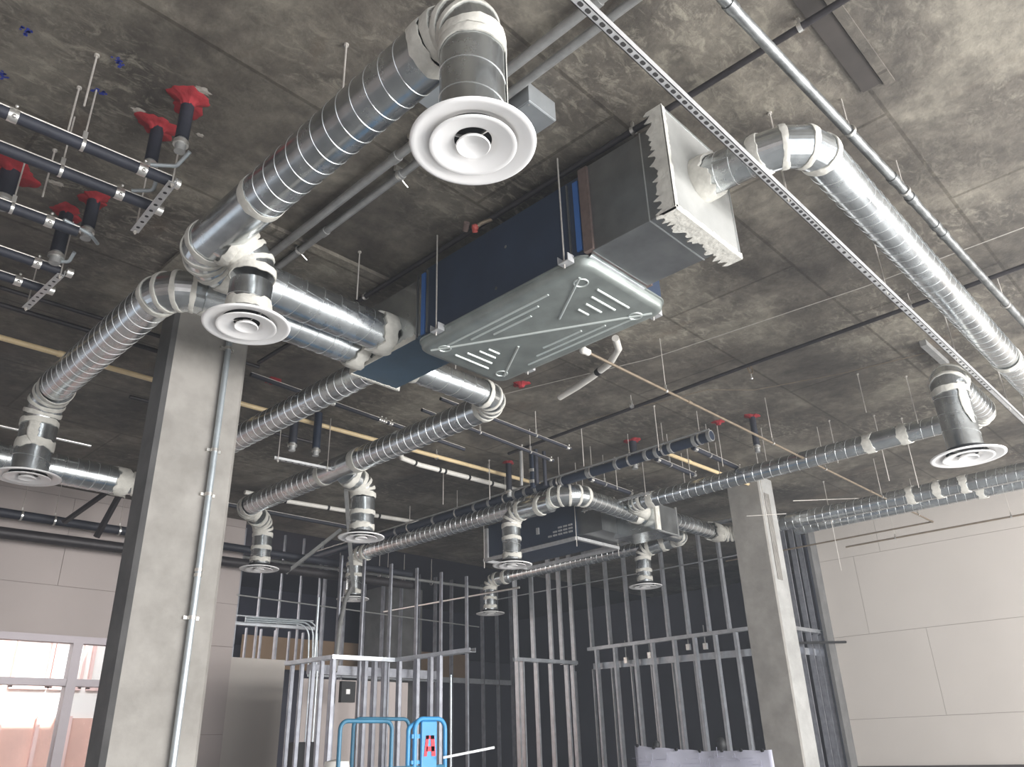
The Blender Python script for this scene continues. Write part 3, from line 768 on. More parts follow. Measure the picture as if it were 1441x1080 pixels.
for i, (x, zt) in enumerate(((1.95, H), (3.92, H), (5.45, H), (7.0, H), (8.6, H))):
    rod(x, 1.40, 2.87, 'rod holding the slotted channel, %s from the left' % ORD[i], r=.006)
# along-Y ceiling conduits (pair)
pipe('left one of two grey conduits behind the nearest diffuser', [(2.46, -.5, 3.49), (2.49, 5.6, 3.49)], .030, M['conduit'], name='conduit', coup=(.35, .62), cm=M['conduit'])
pipe('right one of two grey conduits behind the nearest diffuser', [(2.60, 1.2, 3.49), (2.62, 5.6, 3.49)], .026, M['conduit'], name='conduit', coup=(.3, .5, .7), cm=M['conduit'])
for i, y in enumerate((.9, 3.1, 3.4, 4.6)):
    x = 2.48 if i in (0, 1) else 2.61
    MB_ = MB().box(x - .045, x + .045, y - .012, y + .012, 3.515, 3.55).lathe([(.031, -.01), (.036, -.01), (.036, .01), (.031, .01)], (x, y, 3.49), 16, axis=(0, 1, 0)).tube([(x + .02, y, 3.46), (x + .07, y, 3.43)], .005, 6)
    tag(MB_.build('conduit_clamp', M['chrome']), '%s bolt clamp from the top on the pair of grey conduits' % ORD[i], 'clamp')
for i, (x0_, x1_, y0_, y1_) in enumerate(((2.66, 2.90, 2.28, 2.58), (2.16, 2.42, 2.46, 2.74))):
    t = thing('junction_box', ['grey steel junction box right of the nearest diffuser neck', 'grey steel junction box left of the nearest diffuser neck'][i], 'box', ((x0_ + x1_) / 2, (y0_ + y1_) / 2, 3.40))
    MB().box(x0_, x1_, y0_, y1_, 3.405, H).build('box_body', M['jbox'], t, smooth=False, bevel=.004)
    MB().box(x0_ + .006, x1_ - .006, y0_ + .006, y1_ - .006, 3.400, 3.405).build('cover', M['jbox'], t, smooth=False)
    for a, b in ((x0_ + .02, y0_ + .02), (x1_ - .02, y1_ - .02)): MB().lathe([(.007, -.003), (.0005, -.003)], (a, b, 3.40), 8).build('screw', M['chrome'], t)
# long black pipes near the ceiling along Y
pipe('black pipe along the ceiling above the near fan coil unit', [(3.37, -1.0, 3.48), (3.37, 6.5, 3.48)], .020, M['blackpipe'])
for i, y in enumerate((2.05, .95, 4.8)): clevis('%s hanger on the black pipe above the near unit' % ['middle', 'nearest', 'farthest'][i], 3.37, y, H, 3.48, .021)
pipe('long thin black pipe crossing the ceiling at right', [(6.83, -2, 3.42), (6.87, 3.2, 3.42), (6.95, 6.6, 3.42)], .019, M['blackpipe'])
t = thing('pipe_hook', 'small copper coloured hook hanger on the long thin black pipe', 'hanger', (6.93, 3.2, 3.33))
MB().lathe([(.045, -.008), (.05, -.008), (.05, .008), (.045, .008), (.045, -.008)], (6.93, 3.2, 3.40), 20, axis=(0, 1, 0)).build('ring', M['copper'], t)
MB().tube([(6.93, 3.2, 3.355), (6.93, 3.2, 3.31)], .008, 8).ball((6.93, 3.2, 3.30), .014).build('drop_nipple', M['chrome'], t)
for i, y in enumerate((.6, 1.6, 4.6)): clevis('%s ring hanger on the thin black ceiling pipe' % ['first', 'second', 'last'][i], 6.85, y, H, 3.42, .02)
# shade of the ceiling slot painted as a dark strip, concrete strip beside it
t = tag(MB().box(2.2, 4.16, .80, .915, H - .012, H).build('groove_shade', M['recess'], smooth=False), 'dark strip painted as a shaded groove on the ceiling at upper right', 'shade strip')
tag(MB().box(2.2, 4.2, .74, .796, H - .02, H).build('concrete_fin', M['slab'], smooth=False), 'narrow pale concrete strip beside the dark groove strip', 'strip')
# tan sprinkler pipe
t = pipe('thin tan sprinkler pipe slanting down to the right wall', [(4.79, 3.60, 3.0), (13.25, 3.61, 3.0), (13.25, 7.2, 3.0)], .013, M['copper'], coup=(.13, .33, .5, .70), cr=.018, cm=M['copper'])
for i, x in enumerate((5.95, 8.05, 9.4, 11.2, 12.6)): clevis('%s hanger from the left on the tan sprinkler pipe' % ORD[i], x, 3.60, H, 3.0, .014, 'x')
pipe('thin grey pipe along the top of the right wall', [(13.25, 5.0, 2.86), (13.25, -2.5, 2.86)], .014, M['copper'])
for i, y in enumerate((4.2, 2.55)): clevis('%s hanger on the thin pipe by the right wall' % ['far', 'near'][i], 13.25, y, H, 2.86, .015)
MBv = MB().tube([(4.80, 3.60, 3.0), (4.74, 3.60, 3.0)], .03, 12).ball((4.73, 3.6, 3.0), .035)
tag(MBv.build('wrapped_fitting', M['whitetube']), 'white wrapped cap at the start of the tan sprinkler pipe', 'cap')
# orange wire
pipe('thin orange wire drooping across the ceiling at right', [(7.0, 5.5, 3.53), (7.30, 3.9, 3.52), (7.67, 3.54, 3.51), (7.95, 2.7, 3.5), (8.16, 1.9, 3.52)], .004, M['copper'], cat='wire', name='wire', seg=6)
pipe('thin pale wire along the ceiling in the right half', [(5.7, 5.6, 3.52), (6.2, 3.86, 3.52), (6.40, 1.8, 3.52), (6.43, .6, 3.52), (6.45, -.9, 3.52)], .004, M['rod'], cat='wire', name='wire', seg=6)
# cream CPVC lines
pipe('long cream pipe running across the left and middle under the dark ceiling', [(-1.5, 7.6, 3.45), (2.8, 7.49, 3.45), (8.3, 7.27, 3.45)], .026, M['cpvc'], coup=(.35, .52, .75), cm=M['cpvc'])
pipe('cream pipe behind the far insulated pipe, right of centre', [(8.5, 5.28, 3.45), (11.3, 5.22, 3.45)], .026, M['cpvc'], coup=(.2, .6), cm=M['cpvc'])
for i, x in enumerate((2.3, 4.2, 6.4, 7.3)): clevis('%s hanger from the left on the long cream pipe' % ORD[i], x, 7.5 - (x - 2.8) * .04, H, 3.45, .027, 'x')
# white wrapped tubes
def banded(label, pts, r, fr):
    return pipe(label, pts, r, M['whitetube'], name='wrapped_tube', cat='tube', coup=fr, cr=r * 1.08, cm=M['black'], cl=.035, cname='black_tie')
cpts = [(5.50, 3.80, 3.47), (5.68, 3.90, 3.46), (5.85, 4.13, 3.45), (5.97, 4.45, 3.45), (6.04, 4.72, 3.44), (6.09, 5.0, 3.43)]
banded('curved white wrapped tube right of the drain pan', cpts, .035, (.5, .52))
banded('white wrapped tube hanging across the middle below the cream pipe', [(5.85, 7.42, 3.42), (6.0, 7.57, 3.4), (6.35, 7.63, 3.4), (8.14, 7.56, 3.4)], .032, (.2, .38, .42, .6, .78))
banded('white wrapped tube running behind the middle-left diffusers', [(5.3, 10.2, 3.42), (5.9, 10.16, 3.4), (8.4, 9.82, 3.4)], .032, (.12, .2, .42, .66, .7))

# ------------------------------------------------------------------ firestopped risers, upper left
def firestop(label, x, y, s=.11, seed=1, white=True):
    rnd = random.Random(seed); n = 48
    ph = [rnd.uniform(0, 6.28) for _ in range(5)]; am = [.16, .12, .08, .05, .04]; kk = [2, 3, 5, 9, 14]
    out = []
    for f, z in ((1.0, H - .001), (.97, H - .005), (.6, H - .010), (.38, H - .022), (.30, H - .045)):
        out.append([Vector((x + s * f * (1 + sum(am[q] * math.sin(kk[q] * 2 * PI * a / n + ph[q]) for q in range(5))) * math.cos(2 * PI * a / n),
                            y + s * f * (1 + sum(am[q] * math.sin(kk[q] * 2 * PI * a / n + ph[q]) for q in range(5))) * math.sin(2 * PI * a / n), z)) for a in range(n)])
    return tag(MB().rings(out).build('firestop_seal', M['red'], ang=60), label, 'firestop')
FS = [(1.335, 3.80, .13, 'bright red firestop around the black riser, highest of the upper left ones'), (1.30, 4.13, .12, 'red firestop just below the highest one at upper left'),
      (.80, 5.18, .17, 'wide dark red firestop at the left edge'), (1.22, 5.40, .11, 'dark red firestop lowest of the left four'), (1.30, 5.12, .11, 'dark red firestop right of the wide one at left'),
      (8.45, 3.98, .13, 'small red firestop above the right end of the far insulated pipe'), (8.05, 5.45, .15, 'small red firestop behind the middle of the far insulated pipe'),
      (5.72, 5.22, .12, 'red firestop right of the drain pan by the elbow'), (7.47, 7.10, .12, 'small red firestop in the far centre'), (8.3, 4.35, .10, 'faint red firestop beside the tan pipe'),
      (3.75, 6.9, .12, 'dim red firestop right of the left concrete column')]
for i, (x, y, s, lb) in enumerate(FS): firestop(lb, x, y, s * (.92 if i < 5 else .68), 20 + i)
def riser(label, x, y, z, r=.038, m='insul', extra=True):
    t = thing('riser_pipe', label, 'pipe', (x, y, z))
    MB().tube([(x, y, z + .06), (x, y, H - .02)], r, 18).build('insulated_pipe', M[m], t)
    MB().tube([(x, y, z - .03), (x, y, z + .07)], r * .8, 16).build('bare_fitting', M['conduit'], t)
    MB().lathe([(r * .8, -.012), (r * 1.15, -.012), (r * 1.15, .012), (r * .8, .012)], (x, y, z + .03), 18).build('ring_clamp', M['chrome'], t)
    return t
riser('black insulated riser under the highest red firestop at upper left', 1.335, 3.80, 3.20)
riser('black insulated riser under the second red firestop at upper left', 1.30, 4.13, 3.22)
riser('thick black insulated riser at the left edge under the wide firestop', .80, 5.18, 3.28, .06)
riser('black riser under the lowest dark red firestop at left', 1.22, 5.40, 3.15, .045)
riser('short black riser under the right dark red firestop at left', 1.30, 5.12, 3.25, .042)
riser('thin black riser with bare elbow at the right end of the far insulated pipe', 8.45, 3.98, 3.12, .038)
riser('black riser behind the middle of the far insulated pipe', 8.05, 5.45, 3.2, .05)
riser('black riser in the far centre', 7.47, 7.10, 3.1, .04)
riser('dark riser with bright valve right of the left column, nearer one', 4.58, 7.30, 3.05, .045, 'insul_blue')
riser('dark riser with bright valve right of the left column, farther one', 4.30, 7.33, 3.05, .045)

def insulated_line(label, p0, p1, r, clamps, straps, m='insul'):
    """horizontal insulated pipe with a light liner strip on top edge, clamps and hangers"""
    p0 = Vector(p0); p1 = Vector(p1); d = (p1 - p0); t = d.normalized()
    T = thing('insulated_pipe', label, 'pipe', tuple((p0 + p1) / 2))
    MB().tube([p0, p1], r, 18).build('insulation', M[m], T)
    off = Vector((0, -r * .55, r * .80)) if abs(t.x) > .7 else Vector((-r * .55, 0, r * .80))
    MB().tube([p0 + off, p1 + off], r * .21, 8).build('light_tube', M['rod'], T)
    for f in clamps:
        c = p0 + d * f
        MB().lathe([(r * .9, -.024), (r * 1.10, -.024), (r * 1.14, 0), (r * 1.10, .024), (r * .9, .024)], c, 18, axis=tuple(t)).ball(c + Vector((0, -r * .7 - .012, r * .95 + .01)), .010, 8).ball(c + Vector((0, -r * .9, -r * .6)), .012, 8).build('clamp', M['chrome'], T)
    for f in straps:
        c = p0 + d * f
        hg = thing('pipe_hanger', label_h(label, f), 'hanger', tuple(c))
        MB().lathe([(r * 1.0, -.009), (r * 1.12, -.009), (r * 1.12, .009), (r * 1.0, .009), (r, -.009)], c, 18, axis=tuple(t)).box(c.x - .012, c.x + .012, c.y - .006, c.y + .006, c.z + r, c.z + r + .06).build('strap', M['chrome'], hg)
        MB().tube([c + Vector((0, 0, r + .05)), Vector((c.x, c.y, H))], .005, 6).build('rod', M['rod'], hg)
    return T
HC = {}
def label_h(lb, f):
    HC[lb] = HC.get(lb, 0) + 1
    return 'strap and rod, %s on %s' % (ORD[HC[lb] - 1], ' '.join((lb.replace('thin pipe running from the middle-left duct elbow to the pipe cluster, ', 'thin pipe beside the middle-left elbow, ')).split()[:10]))
insulated_line('upper black insulated pipe at upper left with bright clamps', (-.9, 4.20, 3.14), (1.40, 4.05, 3.14), .034, (.64, .93), (.79,))
insulated_line('second black insulated pipe from the top at left', (-.9, 4.52, 3.14), (1.42, 4.36, 3.14), .034, (.92,), (.78,))
insulated_line('third black insulated pipe from the top at left', (.2, 4.98, 3.13), (1.20, 4.93, 3.13), .034, (.83,), (.62,))
insulated_line('fourth black insulated pipe from the top at left', (-.5, 5.53, 3.13), (1.28, 5.49, 3.13), .032, (.92,), ())
insulated_line('lowest black insulated pipe at the left edge', (-.5, 5.86, 3.13), (1.30, 5.82, 3.13), .032, (.90,), ())
# bent light tubes linking clamps and risers
for i, (a, b, c_) in enumerate((((1.27, 4.02, 3.17), (1.38, 3.93, 3.17), (1.40, 3.82, 3.22)), ((1.29, 4.33, 3.17), (1.38, 4.24, 3.17), (1.36, 4.16, 3.22)), ((1.10, 4.90, 3.16), (1.28, 4.95, 3.16), (1.38, 5.12, 3.22)), ((1.2, 5.46, 3.16), (1.30, 5.38, 3.16), (1.30, 5.30, 3.2)))):
    pipe('short bent light tube joining %s' % ['the uppermost black pipe to its riser', 'the second black pipe to its riser', 'the third black pipe at left to its riser', 'the fourth black pipe at left to its riser'][i], [a, b, c_], .012, M['brightconduit'], cat='tube', name='bent_tube', bend=.04)
def trapeze(label, a, b, rods, zt=H):
    a = Vector(a); b = Vector(b); T = thing('trapeze_hanger', label, 'hanger', tuple((a + b) / 2))
    d = b - a; L = d.length; t = d.normalized()
    MB().bar(a, b, .05, .004).bar(a + Vector((.02 if abs(t.y) > .5 else 0, 0 if abs(t.y) > .5 else .02, .02)), b + Vector((.02 if abs(t.y) > .5 else 0, 0 if abs(t.y) > .5 else .02, .02)), .004, .04).build('channel', M['strut'], T, smooth=False)
    k = 0; x = .05
    while x < L - .03:
        c = a + t * x; MB().lathe([(.012, -.0035), (.0005, -.0035)], c, 10).build('slot', M['strut_hole'], T); x += .075
    for f in rods:
        c = a + d * f; MB().tube([c + Vector((0, 0, -.03)), Vector((c.x, c.y, zt))], .005, 6).lathe([(.001, -.02), (.012, -.02), (.012, -.006), (.001, -.006)], c, 6).build('rod', M['rod'], T)
    return T
trapeze('slotted steel trapeze bar carrying the upper left black pipes', (1.395, 3.98, 3.09), (1.44, 4.62, 3.09), (.02, .97))
trapeze('slotted steel trapeze bar carrying the lower left black pipes', (1.29, 5.46, 3.09), (1.27, 6.12, 3.09), (.02, .97))
for i, (x, y) in enumerate(((1.43, 4.03), (1.47, 4.35), (1.34, 5.47), (1.33, 5.80))):
    tag(MB().lathe([(.02, -.02), (.034, -.02), (.034, .02), (.02, .02)], (x, y, 3.13), 16, axis=(1, 0, 0)).build('pipe_clamp', M['chrome']), 'bright ring clamp at a pipe end beside the left trapeze bars, %s from the top' % ORD[i], 'clamp')
for i, (x, y) in enumerate(((.82, 3.82), (.84, 4.13), (.93, 4.78))): rod(x, y, 3.18, 'thin ceiling rod, %s from the top, over the left black pipes' % ORD[i])
# blue marks and chalk patches on the ceiling
for i, (x, y) in enumerate(((.50, 3.92), (.92, 3.785), (.93, 4.08), (.50, 4.33))):
    rnd = random.Random(i); mb = MB()
    for k in range(16):
        a, b = x + rnd.gauss(0, .016), y + rnd.gauss(0, .012); s = rnd.uniform(.004, .009)
        mb.add([(a - s, b - s, H - .0015), (a + s, b - s, H - .0015), (a + s, b + s * .6, H - .0015), (a - s, b + s, H - .0015)], [(0, 1, 2, 3)])
    tag(mb.build('marker_spot', M['marker'], smooth=False), 'blue marker scribble on the ceiling, %s of the upper left group' % ['leftmost', 'rightmost', 'lowest', 'edgemost'][i], 'mark')

tag(MB().box(2.0, 3.42, 4.52, 5.7, H - .035, H - .002).build('concrete_step', M['slab'], smooth=False), 'shallow lowered concrete patch in the ceiling left of the near unit', 'ceiling step')
for i, (x, y, s_, nm) in enumerate(((1.36, 3.66, .05, 'above the highest red firestop'), (1.16, 4.08, .05, 'left of the second red firestop'), (1.05, 5.12, .06, 'between the dark red firestops at left'), (1.52, 4.02, .03, 'right of the upper trapeze bar'))):
    rnd = random.Random(40 + i); mb = MB(); n = 18
    for z in (0,): mb.add([(x + s_ * rnd.uniform(.5, 1.2) * math.cos(2 * PI * a / n), y + s_ * rnd.uniform(.3, .7) * math.sin(2 * PI * a / n), H - .0012) for a in range(n)], [tuple(range(n))])
    tag(mb.build('plaster_smudge', M['patch'], smooth=False), 'small pale plaster smudge on the ceiling %s' % nm, 'mark')
# sprinkler head beside unit
t = thing('sprinkler_head', 'small red capped sprinkler head left of the near fan coil unit', 'sprinkler', (3.28, 3.38, 3.36))
MB().tube([(3.37, 3.3, 3.47), (3.30, 3.34, 3.42), (3.27, 3.37, 3.38)], .014, 10).build('nipple', M['copper'], t)
MB().ball((3.27, 3.37, 3.385), .026, sc=(1, 1, 1.1)).tube([(3.255, 3.36, 3.40), (3.285, 3.385, 3.36)], .02, 10).build('red_cap', M['redbrass'], t)
MB().tube([(3.20, 3.38, 3.40), (3.23, 3.43, 3.37)], .022, 12).build('brown_cap', M['brownflange'], t)

# ------------------------------------------------------------------ far insulated main and branches
G = thing('insulated_main', 'thick dark blue insulated main pipe with many clamps running back from the right', 'pipe', (7.8, 8, 3.1))
MB().tube([(7.82, 4.20, 3.2), (7.80, 12.5, 3.2)], .060, 20).build('insulation', M['insul_blue'], G)
MB().tube([(7.77, 4.20, 3.265), (7.75, 12.5, 3.265)], .012, 8).build('light_tube', M['conduit'], G)
for y in (4.22, 4.42, 4.75, 4.95, 5.10, 5.55, 6.0, 6.45, 6.6, 6.9, 7.1, 7.3, 7.8, 8.1, 9.0, 9.9):
    MB().lathe([(.055, -.022), (.067, -.022), (.067, .022), (.055, .022)], (7.81, y, 3.2), 20, axis=(0, 1, 0)).build('clamp', M['conduit'], G)
for i, y in enumerate((4.35, 4.85, 5.35, 5.95, 6.5, 7.5, 8.5, 9.6, 10.6)): clevis('%s loop hanger from the right on the thick blue main pipe' % ORD[i], 7.81, y, H, 3.2, .064)
for i, (y, x1_) in enumerate(((4.50, 8.95), (5.02, 8.75), (6.05, 8.8), (6.5, 8.7))):
    insulated_line('%s side branch from the right off the thick blue main' % ORD[i], (7.88, y, 3.15), (x1_, y, 3.13), .028, (.05, .97), (.35,))
trapeze('small trapeze under the right pair of side branches', (8.9, 4.05, 3.05), (8.95, 5.35, 3.05), (.04, .55, .96))
trapeze('small trapeze under the left pair of side branches', (8.75, 5.75, 3.05), (8.75, 6.9, 3.05), (.04, .96))
for i, (x, y) in enumerate(((7.3, 4.6), (7.2, 5.6), (7.1, 6.5), (7.2, 7.2), (8.6, 5.0), (8.4, 6.0), (8.35, 4.4), (7.0, 7.9))):
    rod(x, y, 3.0 + .05 * (i % 3), 'thin hanger rod near the thick blue main, %s from the right' % ORD[i])
# vertical cluster where pipes cross
t = thing('riser_cluster', 'cluster of dark vertical pipes dropping beside the crossing of mains', 'pipe cluster', (7.3, 6.6, 2.9))
for k, (x, y, r_, m_) in enumerate(((7.22, 6.38, .03, 'insul'), (7.30, 6.52, .035, 'insul_blue'), (7.36, 6.36, .025, 'insul'), (7.12, 6.55, .02, 'conduit'))):
    MB().tube([(x, y, 3.02), (x, y, 3.48)], r_, 12).build('riser', M[m_], t)
for z in (3.1, 3.25): MB().lathe([(.03, -.02), (.045, -.02), (.045, .02), (.03, .02)], (7.30, 6.52, z), 14).build('clamp', M['chrome'], t)
# two horizontal lines coming from behind elbow of duct C toward the cluster
for i, (a, b) in enumerate((((5.1, 5.55, 3.1), (7.2, 6.35, 3.28)), ((5.0, 6.05, 3.1), (7.1, 6.6, 3.18)))):
    pass
insulated_line('thin pipe running from the middle-left duct elbow to the pipe cluster, upper', (4.9, 5.58, 3.25), (7.05, 5.66, 3.25), .018, (.97,), (.25, .7))
insulated_line('thin pipe running from the middle-left duct elbow to the pipe cluster, lower', (4.95, 5.93, 3.25), (7.22, 6.09, 3.25), .018, (.1, .97), (.4, .8))
insulated_line('dark pipe passing above the elbow of the middle-left duct', (3.3, 6.50, 3.33), (6.2, 6.62, 3.3), .022, (.33, .55, .57, .60), (.32,))

# dark pipes of the left
pipe('upper dark pipe along the top of the far left wall', [(-2, 11.6, 2.93), (9.5, 11.6, 3.0)], .060, M['insul'])
pipe('lower dark pipe along the top of the far left wall', [(-2, 11.6, 2.64), (9.5, 11.6, 2.80)], .075, M['blackpipe'])
pipe('thin dark pipe crossing near the ceiling at left, nearer one', [(-1, 6.72, 3.46), (3.4, 6.55, 3.46)], .018, M['blackpipe'])
pipe('thin dark pipe crossing near the ceiling at left, farther one', [(-1, 7.0, 3.46), (3.4, 6.85, 3.46)], .022, M['blackpipe'])
pipe('thin pipe above the low left duct', [(-1.5, 9.3, 3.28), (2.9, 9.3, 3.28)], .018, M['chrome'])
for i, x in enumerate((2.95, 3.35, 4.2)): clevis('%s hanger from the left on the upper dark wall pipe' % ORD[i], x, 11.6, H, 2.96, .062, 'x')
mb = MB(); mb.bar((3.35, 11.2, 2.85), (3.9, 10.6, 3.5), .07, .04); tag(mb.build('diagonal_brace', M['blackpipe'], smooth=False), 'black diagonal brace nearest the left edge under the low duct', 'brace')
mb = MB(); mb.bar((3.75, 11.1, 2.70), (3.95, 10.9, 3.5), .08, .05); tag(mb.build('diagonal_brace', M['blackpipe'], smooth=False), 'black diagonal brace nearest the left column under the low duct', 'brace')
mb = MB(); mb.bar((7.1, 10.0, 2.2), (5.9, 8.6, 3.2), .05, .05); tag(mb.build('diagonal_brace', M['conduit'], smooth=False), 'grey diagonal brace between the two middle-left diffusers', 'brace')
mb = MB(); mb.bar((6.9, 11.6, 2.7), (7.5, 11.0, 3.4), .05, .05); tag(mb.build('diagonal_brace', M['conduit'], smooth=False), 'short grey diagonal brace behind the middle-left diffusers', 'brace')
trapeze('pale trapeze bar behind the middle-left duct', (4.18, 7.45, 2.93), (4.95, 7.36, 2.93), (.04, .8))
insulated_line('dark pipe in the shadow right of the left column', (2.9, 10.6, 3.3), (7.3, 10.5, 3.3), .03, (.5,), (.6,))
pipe('dark pipe crossing the shadowed ceiling, front one', [(2.8, 8.1, 3.47), (5.0, 8.0, 3.47)], .02, M['blackpipe'])
pipe('dark pipe with loops far back under the ceiling', [(6.0, 12.4, 3.05), (12.0, 12.2, 3.1)], .03, M['conduit'])
for i, x in enumerate((8.4, 8.8, 9.3, 9.5, 9.9, 10.6)): clevis('%s loop hanger from the left on the far dark pipe' % ORD[i], x, 12.3, H, 3.07, .034, 'x')
pipe('thin bright rail far back below the rear duct', [(9.6, 12.5, 2.45), (9.75, 9.1, 2.42)], .018, M['chrome'])
pipe('long thin rail crossing far back above the stud walls', [(6.3, 12.0, 2.35), (12.2, 12.6, 2.38)], .012, M['conduit'])
pipe('long thin line crossing above the long stud wall', [(12.3, 6.3, 2.85), (12.3, 12.4, 2.9)], .012, M['stud'])

# flat conduit beside right column and hanging rod with crosspiece
for i, (x, y, z0) in enumerate(((9.6, 4.55, 2.55), (11.7, 4.55, 2.2), (9.55, 2.95, 2.72), (9.9, 2.75, 2.66), (8.67, 2.26, 3.0), (8.75, 1.3, 2.5), (8.2, 2.6, 3.1), (9.3, 3.4, 3.0))):
    rod(x, y, z0, 'loose threaded rod hanging in the right half, %s of eight by distance' % ORD[i])
pipe('short thin crossbar on a hanging rod left of the right column', [(9.45, 4.75, 2.66), (9.75, 4.35, 2.66)], .005, M['rod'], cat='bar', name='crossbar')
pipe('thin level bar right of the right column under the dark ceiling', [(11.3, 4.9, 3.25), (12.2, 3.9, 3.25)], .008, M['rod'], cat='bar', name='crossbar')
tag(MB().box(7.9, 8.6, 1.80, 1.86, 3.49, H).build('flat_conduit', M['conduit'], smooth=False), 'flat grey raceway on the ceiling above the right-hand diffuser', 'conduit')

# ------------------------------------------------------------------ steel stud framing
def stud_mb(x, y, z0, z1, face, w=.09, d=.035):
    """C stud; face = axis of the web normal ('x' or 'y')"""
    mb = MB(); t_ = .003
    if face == 'x':   # wall runs along Y: studs show their flange (thickness d) to -X
        mb.box(x, x + t_, y - d / 2, y + d / 2, z0, z1); mb.box(x + w - t_, x + w, y - d / 2, y + d / 2, z0, z1)
        mb.box(x, x + w, y - d / 2, y - d / 2 + t_, z0, z1); mb.box(x, x + t_ * 3, y + d / 2 - t_, y + d / 2, z0, z1)
    else:
        mb.box(x - d / 2, x + d / 2, y, y + t_, z0, z1); mb.box(x - d / 2, x + d / 2, y + w - t_, y + w, z0, z1)
        mb.box(x - d / 2, x - d / 2 + t_, y, y + w, z0, z1); mb.box(x + d / 2 - t_, x + d / 2, y, y + t_ * 3, z0, z1)
    return mb
def studs(where, face, at, cs, z0, z1, group, w=.09, d=.035, side='left'):
    for i, c in enumerate(cs):
        mb = stud_mb(at, c, z0, z1, 'x', w, d) if face == 'x' else stud_mb(c, at, z0, z1, 'y', w, d)
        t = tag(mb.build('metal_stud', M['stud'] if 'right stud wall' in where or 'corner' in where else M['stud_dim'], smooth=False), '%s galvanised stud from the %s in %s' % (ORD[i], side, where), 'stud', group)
def track(label, a, b, w=.09, h=.045):
    a = Vector(a); b = Vector(b); mb = MB()
    mb.bar(a, b, w, .003); t = (b - a).normalized(); s = Vector((0, 0, 1)).cross(t) * (w / 2 - .002)
    for k in (-1, 1): mb.bar(a + s * k + Vector((0, 0, h / 2)), b + s * k + Vector((0, 0, h / 2)), .003, h)
    return tag(mb.build('stud_track', M['stud'], smooth=False), label, 'track')
ys = [10.15 - .405 * i for i in range(11)]
studs('the lower tier of the long right stud wall', 'x', 12.5, [12.5 / 13 * v for v in (10.15, 9.7, 9.23, 8.83, 8.35, 7.92, 7.5, 7.1, 6.68)], -CZ, 1.66, 'lower studs of the long right stud wall', .09, .05)
studs('the upper tier of the long right stud wall', 'x', 12.5, [12.5 / 13 * v for v in (10.25, 9.8, 9.33, 8.93, 8.45, 8.02, 7.6, 7.2, 6.76)], 1.66, H, 'upper studs of the long right stud wall', .09, .045)
track('middle track of the long right stud wall', (12.545, 6.1, 1.66), (12.545, 9.95, 1.66), .10, .06)
track('bright backing strip behind the long right stud wall', (12.66, 6.1, 1.27), (12.66, 9.95, 1.33), .02, .11)
track('top track of the long right stud wall', (12.545, 6.1, H - .05), (12.545, 9.95, H - .05))
studs('the lower corner stud wall', 'y', 10.2, (10.85, 10.98, 11.35, 11.75, 12.2, 12.38), -CZ, 1.42, 'lower studs of the corner wall')
studs('the upper corner stud wall', 'y', 10.2, (10.85, 11.3, 11.8, 12.1, 12.45), 1.42, H, 'upper studs of the corner wall')
track('middle track of the corner stud wall', (10.8, 10.245, 1.42), (12.5, 10.245, 1.44), .10, .06)
studs('the short stud wall by the right wall', 'y', 6.12, (12.75, 13.15, 13.5, 13.85, 14.1, 14.3), -CZ, 1.66, 'lower studs of the short wall')
studs('the upper short stud wall by the right wall', 'y', 6.12, (12.7, 13.1, 13.5, 13.85, 14.15), 1.66, H, 'upper studs of the short wall')
track('middle track of the short stud wall by the right wall', (12.5, 6.165, 1.67), (14.5, 6.165, 1.69), .10, .06)
track('bright backing strip of the short stud wall', (12.6, 6.2, 1.30), (14.4, 6.2, 1.32), .02, .11)
slab_box('trim_1', M['column_dark'], 14.22, 14.5, 6.0, 6.06, -CZ, H)
tag(MB().tube([(12.85, 5.95, 1.42), (14.62, 5.8, 1.535)], .02, 10).build('steel_rod', M['black']), 'black rod sticking out in front of the right wall edge', 'rod')
for i, (y, z) in enumerate(((8.95, 1.46), (8.1, 1.52), (7.75, 1.5), (6.75, 1.55), (9.5, 1.42))):
    t = thing('outlet_box', 'small bright metal box on the long stud wall, %s from the left' % ORD[[1, 2, 3, 4, 0][i]], 'electrical box', (12.6, y * .96, z))
    MB().box(12.55, 12.6, y * .96 - .035, y * .96 + .035, z - .05, z + .05).build('box_body', M['chrome'], t, smooth=False)
    MB().tube([(12.58, y * .96, z + .05), (12.58, y * .96, z + .35)], .010, 8).build('conduit_stub', M['conduit'], t)
# left stud wall with drywall below
studs('the upper left stud wall beyond the left wall', 'y', 12.4, [6.55 + .385 * i for i in range(5)], 1.45, H, 'upper left wall studs', .05, .025)
track('middle track of the upper left stud wall', (6.4, 12.445, 1.96), (8.1, 12.445, 1.99), .10, .05)
track('upper double line of the left stud wall', (6.4, 12.445, 2.10), (8.0, 12.445, 2.13), .10, .012)
studs('the short lower rows of the left stud wall', 'y', 12.6, [6.6 + .27 * i for i in range(6)], 1.45, 1.96, 'short left wall studs', .05, .025)
slab_box('wall_partition', M['drywall'], 6.33, 7.45, 12.3, 12.4, -CZ, 1.45)
